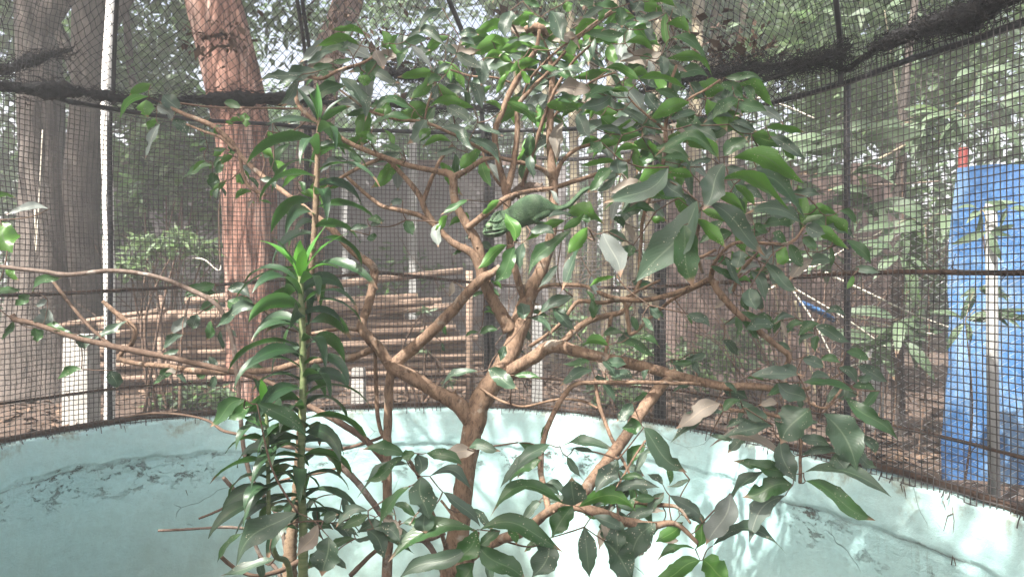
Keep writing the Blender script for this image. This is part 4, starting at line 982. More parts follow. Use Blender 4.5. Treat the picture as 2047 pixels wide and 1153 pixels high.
tree = empty('chameleon_tree', P(905, 1870, 2.15), 'many-branched small tree with long drooping leaves in the middle of the cage', 'tree')
branch(tree, [(893, 1900, 84, 2.15), (893, 1500, 64, 2.15), (903, 1250, 54, 2.15), (905, 1153, 50, 2.15), (920, 1030, 42, 2.15), (934, 920, 40, 2.15), (947, 850, 43, 2.15), (962, 800, 44, 2.16), (1000, 740, 40, 2.18), (1026, 690, 36, 2.2),
              (1042, 640, 40, 2.22), (1058, 590, 32, 2.23), (1086, 530, 24, 2.24), (1102, 470, 20, 2.25), (1106, 420, 18, 2.26), (1106, 365, 19, 2.27), (1100, 300, 16, 2.28), (1100, 220, 14, 2.28), (1104, 150, 12, 2.28), (1090, 95, 11, 2.28), (1066, 62, 9, 2.26)], 'bark', 'trunk', 16, BR)
bl_ = [
 [(948, 850, 44, 2.15), (915, 808, 38, 2.15), (870, 782, 33, 2.17), (830, 758, 33, 2.18), (783, 733, 33, 2.2)],
 [(783, 733, 28, 2.2), (815, 705, 28, 2.2), (860, 665, 27, 2.18), (905, 620, 25, 2.16), (940, 580, 24, 2.14), (965, 556, 22, 2.13), (985, 545, 17, 2.13), (1000, 532, 10, 2.13)],
 [(962, 560, 22, 2.14), (955, 525, 22, 2.15), (942, 505, 20, 2.16), (905, 485, 16, 2.18), (872, 452, 15, 2.2), (850, 420, 14, 2.2), (838, 390, 14, 2.2), (800, 345, 11, 2.22), (770, 318, 9, 2.22), (740, 326, 9, 2.2), (690, 350, 9, 2.18), (635, 390, 8, 2.15)],
 [(870, 450, 12, 2.2), (835, 430, 12, 2.2), (795, 420, 11, 2.2), (760, 410, 10, 2.22), (722, 380, 9, 2.24), (690, 350, 8, 2.25)],
 [(846, 402, 11, 2.2), (862, 360, 10, 2.2), (880, 320, 8, 2.2), (905, 290, 7, 2.2)],
 [(1020, 660, 34, 2.2), (998, 620, 30, 2.19), (975, 580, 28, 2.18), (963, 540, 27, 2.17), (958, 500, 25, 2.17), (940, 460, 22, 2.17), (920, 425, 20, 2.17), (907, 390, 20, 2.17), (903, 352, 19, 2.17), (870, 342, 14, 2.17), (820, 332, 13, 2.17), (770, 315, 13, 2.18), (710, 292, 12, 2.2), (665, 265, 11, 2.2), (625, 238, 11, 2.22), (596, 210, 10, 2.24), (592, 180, 9, 2.25), (603, 152, 9, 2.25), (640, 158, 8, 2.22), (680, 140, 8, 2.2), (720, 128, 7, 2.2), (752, 112, 5, 2.2)],
 [(905, 355, 17, 2.17), (935, 340, 13, 2.16), (965, 320, 12, 2.15), (990, 316, 6, 2.15)],
 [(935, 455, 15, 2.16), (965, 432, 16, 2.14), (995, 408, 15, 2.15), (1025, 390, 13, 2.18), (1060, 382, 11, 2.22), (1105, 376, 11, 2.26), (1150, 362, 11, 2.28), (1200, 345, 9, 2.3), (1260, 320, 7, 2.3)],
 [(1048, 600, 18, 2.22), (1036, 560, 17, 2.2), (1022, 510, 17, 2.2), (1018, 460, 17, 2.2), (1014, 410, 20, 2.2), (1012, 380, 21, 2.2), (1002, 345, 15, 2.2), (992, 300, 14, 2.2), (990, 262, 14, 2.2), (1003, 225, 13, 2.2), (1022, 180, 14, 2.2), (1045, 140, 15, 2.2), (1072, 98, 10, 2.2), (1078, 60, 8, 2.2)],
 [(1014, 382, 18, 2.2), (1026, 330, 15, 2.2), (1034, 270, 13, 2.2), (1036, 215, 12, 2.2), (1060, 180, 10, 2.2), (1090, 150, 8, 2.2), (1125, 110, 7, 2.2), (1165, 70, 7, 2.15), (1225, 25, 6, 2.1)],
 [(1106, 368, 13, 2.27), (1095, 348, 12, 2.25), (1070, 332, 11, 2.22), (1030, 323, 10, 2.2), (1000, 316, 9, 2.18), (965, 300, 8, 2.16), (920, 275, 7, 2.16), (890, 262, 8, 2.16), (850, 245, 8, 2.18), (790, 238, 8, 2.2), (740, 222, 7, 2.22), (700, 195, 6, 2.22), (672, 175, 4, 2.22)],
 [(1108, 362, 14, 2.27), (1122, 325, 11, 2.27), (1150, 300, 9, 2.27), (1185, 288, 8, 2.26), (1230, 270, 7, 2.24)],
 [(1044, 372, 10, 2.24), (1060, 320, 10, 2.24), (1082, 250, 10, 2.24), (1110, 180, 9, 2.2), (1145, 125, 7, 2.18), (1180, 90, 5, 2.15)],
 [(1002, 372, 7, 2.2), (985, 350, 6, 2.2), (970, 320, 5, 2.2), (960, 280, 5, 2.2)],
 [(1005, 750, 32, 2.17), (1030, 735, 31, 2.15), (1065, 715, 30, 2.12), (1105, 692, 32, 2.1), (1155, 703, 27, 2.1), (1210, 716, 25, 2.1), (1260, 726, 26, 2.1), (1320, 742, 24, 2.08), (1390, 760, 21, 2.05), (1450, 772, 20, 2.0), (1510, 772, 17, 1.98), (1570, 782, 13, 1.95), (1620, 775, 9, 1.9)],
 [(1118, 690, 16, 2.1), (1150, 660, 16, 2.12), (1180, 640, 16, 2.14), (1215, 630, 14, 2.16), (1245, 622, 12, 2.16), (1262, 600, 11, 2.16), (1280, 560, 9, 2.15), (1290, 520, 7, 2.12)],
 [(1222, 630, 11, 2.16), (1218, 660, 9, 2.14), (1212, 700, 9, 2.12), (1208, 722, 9, 2.1)],
 [(1058, 692, 9, 2.14), (1090, 672, 9, 2.14), (1125, 642, 9, 2.14), (1155, 603, 10, 2.14), (1200, 605, 10, 2.12), (1245, 602, 10, 2.1), (1255, 640, 10, 2.1), (1262, 668, 10, 2.1), (1295, 640, 8, 2.08), (1340, 602, 8, 2.05), (1400, 570, 7, 2.0)],
 [(1075, 582, 8, 2.22), (1092, 571, 8, 2.2), (1130, 569, 9, 2.16), (1170, 572, 9, 2.12), (1210, 590, 11, 2.08), (1255, 599, 12, 2.05), (1302, 598, 12, 2.02), (1347, 586, 13, 2.0), (1390, 572, 13, 1.98), (1420, 560, 16, 1.96), (1436, 582, 17, 1.95), (1470, 622, 16, 1.94), (1510, 655, 15, 1.93), (1545, 685, 14, 1.92), (1576, 710, 13, 1.92), (1570, 735, 11, 1.92), (1555, 760, 9, 1.92)],
 [(1420, 562, 13, 1.96), (1424, 540, 12, 1.94), (1432, 520, 9, 1.9), (1460, 490, 8, 1.86), (1500, 484, 9, 1.84), (1560, 488, 7, 1.84), (1590, 478, 6, 1.84), (1606, 455, 6, 1.84)],
 [(1465, 582, 8, 1.96), (1480, 545, 9, 1.94), (1500, 520, 8, 1.92), (1520, 500, 4, 1.9)],
 [(1320, 560, 6, 2.04), (1285, 576, 6, 2.06), (1240, 600, 7, 2.1)],
 [(1345, 480, 10, 2.05), (1375, 500, 9, 2.02), (1395, 515, 8, 2.0), (1430, 500, 7, 1.96)],
 [(1398, 418, 9, 1.76), (1385, 445, 8, 1.78), (1368, 455, 6, 1.8), (1400, 440, 9, 1.82), (1394, 462, 9, 1.86), (1390, 500, 9, 1.92), (1405, 545, 8, 1.96)],
 [(1330, 285, 12, 2.0), (1332, 240, 9, 2.0), (1338, 180, 8, 2.0), (1352, 130, 7, 2.0)],
 [(1330, 260, 8, 2.0), (1305, 240, 6, 2.0), (1275, 215, 5, 2.0), (1257, 195, 5, 2.0)],
 [(1330, 285, 10, 2.0), (1322, 340, 9, 2.02), (1300, 390, 9, 2.06), (1285, 440, 9, 2.1), (1280, 500, 9, 2.14), (1278, 560, 9, 2.15)],
 [(1336, 232, 6, 2.0), (1375, 200, 6, 1.98), (1410, 180, 6, 1.96), (1440, 160, 6, 1.94)],
 [(1045, 190, 6, 2.2), (1062, 155, 6, 2.18), (1110, 105, 6, 2.12), (1150, 75, 6, 2.1), (1222, 22, 6, 2.06)],
 [(1020, 165, 5, 2.2), (985, 155, 5, 2.2), (940, 152, 5, 2.2), (900, 140, 5, 2.2)],
 [(1098, 160, 5, 2.28), (1070, 142, 5, 2.26), (1050, 138, 5, 2.24), (1042, 118, 5, 2.24)],
 [(1045, 95, 6, 2.26), (1030, 60, 6, 2.2), (1010, 30, 5, 2.15)],
 [(1100, 240, 6, 2.28), (1140, 200, 6, 2.25), (1180, 165, 6, 2.2), (1230, 145, 5, 2.15)],
 [(848, 244, 5, 2.18), (856, 205, 5, 2.18), (872, 165, 4, 2.18)],
 [(630, 432, 13, 2.3), (590, 400, 12, 2.34), (550, 372, 12, 2.38), (510, 340, 12, 2.44), (482, 312, 12, 2.5), (460, 282, 12, 2.54), (425, 252, 12, 2.58), (385, 235, 11, 2.6), (350, 220, 9, 2.62), (322, 205, 6, 2.64)],
 [(470, 300, 7, 2.5), (440, 275, 7, 2.54), (405, 262, 6, 2.58), (372, 248, 5, 2.6)],
 [(480, 312, 9, 2.5), (485, 345, 8, 2.5), (500, 375, 8, 2.48), (530, 390, 7, 2.44)],
 [(783, 735, 26, 2.2), (760, 700, 26, 2.2), (738, 675, 26, 2.2), (722, 652, 23, 2.2), (735, 615, 21, 2.22), (745, 570, 21, 2.24), (746, 535, 20, 2.25), (715, 510, 18, 2.26), (685, 482, 17, 2.28), (660, 455, 16, 2.29), (628, 430, 14, 2.3)],
 [(722, 660, 13, 2.2), (690, 655, 10, 2.2), (660, 660, 9, 2.22), (620, 668, 8, 2.24)],
 [(745, 698, 16, 2.2), (700, 715, 17, 2.22), (650, 718, 17, 2.26), (590, 728, 16, 2.32), (540, 740, 15, 2.36), (480, 742, 15, 2.42), (400, 742, 15, 2.5), (330, 732, 13, 2.56), (285, 728, 12, 2.6), (242, 718, 12, 2.62), (243, 705, 11, 2.62), (262, 688, 11, 2.62), (270, 660, 12, 2.62), (240, 632, 13, 2.63), (206, 602, 9, 2.64)],
 [(782, 735, 20, 2.2), (777, 800, 21, 2.2), (774, 900, 21, 2.2), (775, 1000, 22, 2.2), (776, 1080, 24, 2.2), (772, 1200, 26, 2.2), (780, 1500, 34, 2.18), (820, 1840, 44, 2.17)],
 [(750, 700, 9, 2.22), (752, 780, 10, 2.22), (758, 850, 10, 2.21), (772, 880, 9, 2.2)],
 [(905, 1150, 28, 2.12), (950, 1105, 26, 1.95), (1000, 1078, 24, 1.88), (1045, 1062, 23, 1.82), (1085, 1030, 22, 1.78), (1125, 1008, 20, 1.74), (1150, 1010, 22, 1.72), (1200, 1025, 24, 1.7), (1250, 1042, 23, 1.7), (1300, 1050, 20, 1.7), (1350, 1046, 12, 1.68), (1395, 1085, 10, 1.66)],
 [(1098, 1025, 16, 1.76), (1090, 985, 14, 1.82), (1081, 940, 14, 1.88), (1085, 885, 13, 1.92), (1105, 830, 13, 1.96), (1128, 790, 12, 2.0), (1150, 768, 12, 2.0), (1210, 764, 10, 2.0), (1290, 764, 10, 2.0), (1370, 766, 9, 2.0), (1400, 767, 8, 2.0)],
 [(1150, 1010, 30, 1.74), (1180, 965, 28, 1.8), (1210, 925, 26, 1.86), (1245, 880, 26, 1.92), (1280, 825, 27, 1.98), (1310, 785, 27, 2.04), (1335, 758, 22, 2.07), (1352, 742, 16, 2.08)],
 [(1189, 757, 8, 2.02), (1196, 800, 9, 2.0), (1212, 850, 9, 1.98), (1230, 890, 9, 1.94), (1248, 925, 7, 1.9), (1262, 955, 6, 1.88)],
 [(1290, 880, 5, 1.9), (1258, 930, 5, 1.86), (1230, 980, 5, 1.82), (1222, 1010, 5, 1.78)],
 [(1270, 1002, 12, 1.8), (1310, 1008, 11, 1.78), (1355, 1014, 9, 1.76), (1380, 1045, 6, 1.72)],
 [(1420, 800, 6, 1.9), (1470, 820, 8, 1.88), (1540, 828, 9, 1.84), (1600, 850, 7, 1.78), (1600, 905, 7, 1.74), (1600, 965, 9, 1.7)],
 [(1560, 765, 9, 1.95), (1640, 815, 6, 1.84), (1672, 790, 6, 1.82), (1686, 770, 6, 1.84)],
 [(960, 775, 6, 2.14), (1000, 800, 6, 2.1), (1050, 812, 6, 2.08), (1110, 798, 6, 2.06), (1160, 800, 6, 2.04), (1195, 815, 6, 2.0)],
 [(955, 1065, 10, 1.62), (948, 1100, 9, 1.66), (940, 1150, 9, 1.8), (935, 1180, 9, 1.95)],
 [(838, 950, 9, 1.7), (815, 915, 8, 1.66), (780, 1010, 5, 1.9)][:2]+[(880, 1010, 7, 1.72), (925, 1052, 6, 1.64), (950, 1062, 6, 1.62)][0:0],
 [(838, 952, 10, 1.7), (850, 990, 9, 1.8), (880, 1060, 10, 2.0), (900, 1120, 12, 2.12)],
 [(882, 1000, 6, 1.72), (915, 1040, 6, 1.66), (952, 1062, 6, 1.62)],
]
for q in bl_: q = [(a[0], a[1], a[2]*.86, a[3]) for a in q]; branch(tree, q, 'bark', 'branch', 10 if q[0][2] > 14 else 7, BR)
# dead dark bough behind the chameleon and the knob in the crown
branch(tree, [(1020, 400, 12, 2.24), (1035, 380, 18, 2.25), (1060, 372, 20, 2.26), (1090, 378, 12, 2.27), (1112, 378, 7, 2.27)], 'bark_dead', 'branch', 8, None, .4)
branch(tree, [(1050, 62, 14, 2.24), (1066, 55, 18, 2.24), (1084, 58, 16, 2.24), (1092, 72, 12, 2.26)], 'bark', 'knot', 8, None, .5)

def depth_of(x, y, w_):
    if x < 520 and y < 450: d = 2.62
    elif x < 520 and y < 790: d = 2.55
    elif x < 660 and y >= 790: d = 1.72 if w_ > 28 else 1.8
    elif x < 1000 and y < 400: d = 2.12
    elif y < 240: d = 2.08 if x < 1150 else 1.98
    elif 1150 <= x and y < 640: d = 1.72 if w_ >= 24 and x < 1640 else 1.84
    elif y < 600: d = 1.96
    elif y < 790 and x < 1500: d = 2.02
    elif x < 1300: d = 1.60
    else: d = 1.68
    return min(d, ywall(x)-.12)
LEAVES = '''
731,75,660,60,14,g,.15;720,92,628,95,18,g,.12;705,76,680,97,10,d,0;666,106,611,128,15,d,.15;704,118,658,125,10,g,.1;666,133,621,135,14,g,.1;604,149,516,165,16,d,.14;597,156,555,211,18,d,.05;767,90,798,68,12,l,0;777,87,807,106,10,l,0
763,82,777,100,14,g,0;750,101,767,139,24,b,0;885,17,838,66,15,d,.1;810,83,892,94,20,d,.2;822,90,864,139,14,p,.1;833,94,861,101,14,d,.1;816,97,798,132,16,g,0;888,90,913,111,14,d,.1;913,107,965,139,22,d,.1;961,121,961,173,26,d,0
937,163,965,218,24,d,0;916,69,958,71,20,d,.1;920,80,950,92,14,d,.1;989,118,951,144,9,p,0;902,128,864,149,14,d,.1;861,142,819,201,22,g,0;885,156,854,173,16,g,.1;875,170,861,201,16,d,0;791,187,795,212,20,p,0;757,121,735,168,24,g,0
735,150,728,173,26,g,0;680,155,722,208,22,d,.15;947,215,854,218,20,g,.22;892,212,940,246,24,d,.05;829,219,743,229,18,g,.18;770,208,739,215,14,g,.1;822,236,736,260,11,g,.18;854,239,814,288,28,d,.05;861,257,840,284,20,g,0;882,257,947,302,22,d,.05
940,277,998,329,20,d,.08;954,246,1006,274,12,d,.1;902,284,843,295,14,g,.1;914,298,868,305,12,d,.1;805,300,757,295,10,g,.1;934,305,920,340,20,g,0;743,274,715,267,16,g,.1;705,298,722,330,16,g,0;1003,222,965,205,10,g,.2;735,265,752,290,14,g,0
1045,3,1083,17,14,g,.1;1069,28,1021,48,18,g,.1;1021,21,1010,76,30,d,0;1083,35,1055,59,16,d,.1;1100,21,1127,83,34,d,0;1132,3,1139,24,20,g,0;1156,0,1189,14,20,g,.1;1208,17,1158,35,14,d,.15;1208,17,1196,45,14,g,0;1239,14,1243,57,26,g,0
1280,0,1265,25,30,d,0;1298,3,1354,17,16,g,.1;1345,17,1364,35,10,d,.1;1333,49,1380,69,22,g,.3;1340,76,1416,128,18,g,.22;1333,118,1423,153,18,g,.25;1277,160,1205,139,18,l,.25;1277,156,1376,180,13,g,.1;1255,59,1201,64,12,d,.15;1250,66,1166,69,22,g,.12
1288,59,1312,80,20,d,0;1250,87,1309,104,16,g,.1;1139,80,1149,111,22,g,0;1222,87,1229,128,22,g,0;1267,111,1239,125,11,p,.1;1322,111,1324,156,20,d,0;1305,118,1277,114,12,g,.1;1100,101,1059,97,10,g,.1;1059,97,1031,100,12,d,.1;1035,121,1021,146,12,g,0
1042,142,1059,170,14,g,0;1180,180,1108,191,30,b,.05;1173,142,1090,160,10,d,.18;1257,187,1166,205,12,g,.12;1257,182,1218,180,12,g,.15;1291,184,1328,236,26,d,0;1312,180,1364,208,18,g,.1;1378,166,1413,194,24,d,0;1440,166,1486,198,24,g,.05;1447,156,1513,153,14,g,.15
1458,156,1530,166,14,g,.12;1486,173,1510,201,18,g,0;1413,198,1454,264,28,g,0;1427,194,1465,222,12,d,.1;1392,225,1336,239,16,d,.1;1458,246,1513,264,14,d,.1;1382,250,1435,288,18,d,.12;1153,229,1180,277,26,d,0;1243,270,1191,257,14,d,.1;1288,253,1309,274,14,d,.1
1434,314,1306,315,24,g,.26;1448,313,1495,273,30,g,.1;1232,325,1157,332,12,g,.12;1228,315,1289,299,12,g,.2;1202,284,1172,308,24,g,0;1190,258,1245,273,12,d,.1;1236,317,1240,352,34,d,0;1337,334,1206,405,38,d,.04;1232,353,1186,384,14,d,0;1228,336,1172,386,22,g,.1
1386,352,1335,345,20,g,.15;1380,334,1318,317,14,g,.15;1424,318,1380,330,12,d,.1;1448,327,1405,421,46,d,0;1356,396,1273,369,16,g,.12;1330,358,1365,395,34,d,0;1356,395,1198,426,20,g,.15;1311,423,1237,428,14,g,.12;1394,402,1268,566,66,d,-.03;1367,450,1386,575,50,g,0
1205,466,1240,556,42,p,.04;1215,463,1256,483,18,d,.1;1389,438,1452,497,24,g,.18;1402,420,1455,445,16,g,.15;1266,490,1246,511,20,g,0;1233,553,1178,573,10,g,.12;1360,500,1355,540,16,d,0;1420,532,1480,565,14,g,.12;1417,405,1530,512,36,d,.14;1459,400,1490,426,22,g,.1
1600,444,1490,428,26,d,.16;1465,316,1608,368,36,g,.14;1440,360,1578,422,24,g,.14;1483,358,1612,440,30,g,.12;1468,369,1511,414,16,g,.08;1412,391,1490,424,20,g,.12;1539,273,1610,318,22,d,.1;1502,268,1540,280,16,g,.1;1566,292,1587,320,20,g,0;1532,254,1612,265,14,g,.12
1457,249,1514,265,14,d,.12;1579,386,1641,391,20,d,.1;1452,334,1499,353,16,d,.1;1511,334,1545,351,18,d,.1;1634,415,1660,425,14,g,.1;1651,431,1695,468,26,g,.1;1677,422,1714,448,14,g,.12;1610,452,1650,468,28,d,.05;1651,452,1709,481,14,d,.1;1604,470,1698,499,22,g,.12
1691,480,1741,528,22,g,.12;1604,474,1636,500,20,g,0;1578,487,1608,537,22,g,0;1544,465,1573,484,18,g,.1;1508,447,1533,466,16,g,.1;1572,490,1529,516,16,p,0;1570,492,1553,530,26,g,0;1530,528,1600,584,24,d,.05;1545,535,1553,573,22,d,0;1480,500,1475,540,30,d,0
1449,515,1485,572,14,d,.05;1513,542,1545,580,14,d,.1;1500,575,1512,620,34,d,0;1500,540,1530,605,20,d,.05;1470,560,1502,567,10,l,.1;1028,482,1010,426,27,l,0;1126,460,1168,423,16,l,.05;1168,430,1178,446,16,g,0;1141,460,1056,550,26,g,.08;1175,455,1134,510,26,g,.03
1175,475,1122,582,16,d,.05;1130,441,1050,482,18,g,.1;1145,432,1092,440,10,d,.1;1014,490,955,538,22,l,.08;1028,492,985,565,30,g,.02;1115,530,1076,575,14,d,.05;1046,485,1040,540,20,d,0;1060,462,1112,470,20,d,.1;1145,592,1076,630,22,d,.08;1104,615,1150,660,22,d,.08
1055,636,1104,668,12,d,.1;1040,605,1050,640,28,d,0;1216,690,1166,692,20,l,.35;1240,685,1310,712,18,g,.14;1257,675,1320,697,12,g,.18;1212,722,1252,728,22,d,.1;1180,722,1125,727,12,g,.12;1184,740,1118,772,20,d,.12;1215,745,1270,757,20,d,.1;1298,610,1318,640,18,d,0
1284,635,1308,662,12,d,0;1375,627,1420,654,20,d,.1;1392,722,1340,728,12,g,.1;1444,680,1475,710,18,d,.05;1385,715,1400,750,14,d,0;1028,750,1082,758,12,g,.1;976,738,1036,778,30,d,.12;955,742,882,778,14,d,.22;1447,648,1495,652,12,d,.1;1010,690,1000,722,16,d,0
490,798,420,853,30,g,.1;500,812,455,838,24,g,0;514,807,612,874,32,g,.12;483,833,525,855,12,g,.1;594,1024,473,1131,48,d,.1;549,1117,440,1150,18,d,.08;483,1065,433,1124,12,g,.12;545,1069,600,1060,12,g,.2;636,1048,594,1110,30,b,.05;657,1072,643,1152,52,d,0
646,1041,677,1027,22,d,.1;736,1020,671,1055,22,d,.15;733,1058,768,1117,32,d,.05;747,1055,802,1086,26,d,.12;809,909,723,899,26,g,.26;809,913,728,961,22,g,.08;816,927,714,996,18,d,.14;830,905,800,915,20,g,.1;834,906,838,950,28,d,0;852,905,928,932,24,g,.2
820,971,757,1055,20,g,.12;842,952,858,1037,52,d,0;848,1022,852,1066,42,d,0;859,951,946,988,20,d,.22;885,983,960,1053,22,d,.2;950,1060,775,1125,36,g,.1;953,1058,897,1128,40,g,0;935,1095,795,1158,34,d,.08;960,1058,1125,1103,38,g,.2;1000,1060,955,1090,22,g,.08
955,1090,1053,1165,42,g,.06;948,1125,905,1166,42,g,0;1128,1006,980,1032,28,g,.22;1145,1010,1102,1075,38,g,0;1157,1012,1272,1023,32,l,.26;1148,1010,1143,953,50,d,0;1098,888,1032,940,24,d,.2;1084,909,1000,975,20,d,.16;1120,892,1232,900,18,d,.16;1133,912,1160,952,16,d,.04
1147,895,1188,905,10,d,.1;1235,918,1190,985,34,d,.04;1168,1053,1178,1154,36,d,0;1098,1075,1062,1154,50,d,0;1185,1030,1250,1062,22,d,.18;1240,1040,1235,1110,34,d,0;1207,1080,1265,1160,56,d,0;1310,1045,1262,1128,52,d,.05;1230,980,1320,975,22,d,.2;1240,958,1290,958,14,g,.15
1325,968,1294,947,14,d,0;1338,989,1405,1045,22,d,.16;1287,854,1373,944,42,d,.05;1265,805,1232,842,24,d,.05;1283,850,1243,855,30,g,.1;1440,805,1350,857,34,b,.05;1445,822,1340,885,26,d,.06;1545,850,1443,875,22,d,.12;1568,915,1418,893,24,b,.15;1585,947,1465,921,28,g,.15
1555,937,1455,1020,16,d,.14;1585,968,1484,993,42,g,.08;1570,990,1498,1083,36,p,.05;1610,961,1749,1040,34,g,.12;1607,945,1782,995,26,d,.15;1600,909,1687,926,22,d,.14;1645,825,1714,940,64,d,.03;1620,815,1560,887,66,d,.03;1597,872,1660,892,22,d,.1;1687,791,1795,878,30,g,.1
1555,765,1615,800,34,d,.06;1605,765,1720,792,14,g,.14;1725,868,1750,910,20,d,0;1670,905,1690,940,34,d,0;1700,900,1752,934,26,d,.06;1560,880,1590,962,40,d,0;1460,985,1410,1090,46,p,.03;1425,1090,1573,1110,24,d,.24;1365,1043,1310,1083,28,l,.1;1403,1045,1393,1095,26,l,0
1390,1097,1312,1122,14,g,.16;1400,1120,1300,1158,36,l,.12;1405,1118,1462,1160,50,l,.05;1446,780,1495,798,26,d,.05;1490,815,1540,835,26,d,0;1535,760,1600,745,20,d,.1;1500,750,1612,752,22,d,.15;1604,716,1650,735,22,d,.06;1640,718,1680,726,16,g,.12;1420,870,1470,880,10,d,0
65,583,125,555,16,g,.15;97,418,10,430,14,p,.1;0,440,25,505,44,g,0;-20,400,33,397,10,g,.1;-20,600,45,580,14,g,.1;10,530,38,560,14,g,0;95,615,75,655,34,p,0;60,590,30,610,20,g,.1;95,600,70,612,12,p,0;28,640,4,680,12,g,.1
69,655,75,685,22,g,0;83,652,155,670,14,g,.1;255,642,185,680,14,d,.14;158,668,170,698,30,d,0;163,737,115,758,16,g,.2;222,740,233,778,26,d,0;432,585,370,598,16,g,.12;430,567,368,592,20,g,.12;438,602,398,618,20,g,.1;455,578,500,595,24,d,.1
455,600,510,625,32,g,.1;520,615,430,655,24,d,.14;372,630,343,670,20,p,0;395,628,385,660,24,d,0;405,722,425,735,18,p,0;408,740,395,757,18,g,0;430,750,415,775,16,d,0;298,194,239,240,14,l,.12;302,168,257,195,18,g,.1;292,200,296,235,30,g,0
325,190,360,222,30,d,.05;314,212,344,243,22,p,.05;345,240,375,270,24,d,0;320,248,291,318,13,p,.06;312,238,297,260,14,g,0;448,205,485,217,16,g,.1;490,225,492,255,18,g,0;418,233,410,256,12,d,0;425,330,362,358,12,g,.1;453,360,420,398,12,g,.12
452,298,425,312,14,g,.1;465,310,443,330,14,g,.1;424,345,424,378,24,g,0;440,322,430,350,14,g,0;470,350,490,368,16,g,.1;486,330,500,350,14,p,0;520,358,552,380,14,d,.12;500,380,470,400,12,g,.1;520,300,548,318,14,g,.1;535,262,560,290,12,g,0
700,460,740,452,12,d,.1;740,452,770,440,12,d,.1;735,438,765,448,16,g,.1;738,470,748,482,20,g,0;812,440,826,470,22,g,0;880,445,876,495,20,p,0;895,430,868,460,16,g,.05;935,400,880,430,12,g,.12;1000,400,960,430,14,g,.1;805,400,780,412,14,d,.1
'''
rg = random.Random(77)
def place_leaf(parent, x0, y0, x1, y1, w_, code, arch, d=None, mb=None, seed=0):
    d = d or depth_of(x0, y0, w_)
    B = P(x0, y0, d); Lp = math.hypot(x1-x0, y1-y0)/F*d
    dz = Lp*rg.uniform(-.38, .22)
    if y1 > 1000: dz = -abs(dz)*.5
    T = P(x1, y1, min(d+dz, ywall(x1)-.05))
    c = T-B; L = c.length; c = c/L
    V = (Vector((0, 0, EYE))-(B+T)/2).normalized(); Vp = (V-c*V.dot(c))
    if Vp.length < .1: Vp = Vector((0, 0, 1))-c*c.z
    Vp.normalize(); Q = c.cross(Vp)
    app = w_/F*d; real = max(app*1.04, .235*L); cph = min(1, app/real); sph = math.sqrt(max(0, 1-cph*cph))
    under = code == 'l' or (code == 'g' and y0 < 560 and rg.random() < .5)
    sg = -1 if under else 1
    N = max((Vp*sg*cph+Q*s_*sph for s_ in (-1, 1)), key=lambda q: q.z)
    U = Vector((0, 0, 1))-c*c.z
    if U.length < .35: U = U+Vector((rg.uniform(-.5, .5), -.6, 0)); U -= c*U.dot(c); arch = max(arch, .05)
    U.normalize()
    mat = {'d': 'leaf_dusty', 'g': 'leaf_green', 'l': 'leaf_lime', 'p': 'leaf_pale', 'b': 'leaf_dead'}[code]
    own = mb is None
    b = MB() if own else mb
    n = 14 if Lp*F/d > 60 else 8; bite = rg.random(); sw = rg.uniform(-.05, .05)
    vs = []; uv = []; fs = []; S = c.cross(N); sd = rg.uniform(0, 9); wv = rg.uniform(.05, .20); skew = rg.uniform(-.15, .15); tw = rg.gauss(0, .6)
    for i in range(n+1):
        t_ = i/n
        wd = (math.sin(math.pi*t_**.86)**.78)*(1.02+.07*math.sin(t_*13+sd)) if 0 < t_ < 1 else .03
        if t_ > .76: wd *= 1-.62*((t_-.76)/.24)**.8
        if t_ < .14: wd *= .55+.45*t_/.14
        Rm = Matrix.Rotation(tw*(t_-.5), 3, c); S2 = Rm @ S; N2 = Rm @ N
        p = B+c*(L*t_)+S*(sw*L*math.sin(2*math.pi*t_))+U*(L*(arch-.02)*4*t_*(1-t_)*(1.1-.2*t_))+S*(skew*L*math.sin(math.pi*t_))+N*(.012*L*math.sin(6*t_+sd))
        hw = real*.5*wd
        for k, uu in ((-1, 0), (-.55, .25), (0, .5), (.55, .75), (1, 1)):
            rip = N2*(hw*wv*abs(k)*2.2*math.sin(t_*11+sd+k*1.3)+abs(k)**1.4*hw*.32)
            if abs(k) == 1: hk = hw*k*(1+.10*math.sin(t_*31+sd*k)*math.sin(t_*7+sd)-(.45 if bite < .16 and k == (1 if bite < .08 else -1) and .5 < t_ < .66 else 0))
            else: hk = hw*k
            vs.append(p+S2*hk+rip); uv.append((uu, t_))
    for i in range(n):
        a = i*5
        for k in range(4): fs.append((a+k, a+k+1, a+k+6, a+k+5))
    mi = ['leaf_dusty', 'leaf_green', 'leaf_lime', 'leaf_pale', 'leaf_dead'].index(mat)
    b.add(vs, fs, uv, mi)
    if own: b.mi_only = mat; b.build('leaf', M[mat], parent)
    return B
bases = []; tl = []
for ln in LEAVES.strip().replace('\n', ';').split(';'):
    a = ln.split(','); q = [float(v) for v in a[:5]]; tl.append((*q, a[5], float(a[6])))
tl.sort(key=lambda q: -math.hypot(q[0]-q[2], q[1]-q[3]))
stuff = MB()
for k, q in enumerate(tl):
    bases.append(place_leaf(tree, *q, mb=None if k < 299 else stuff))
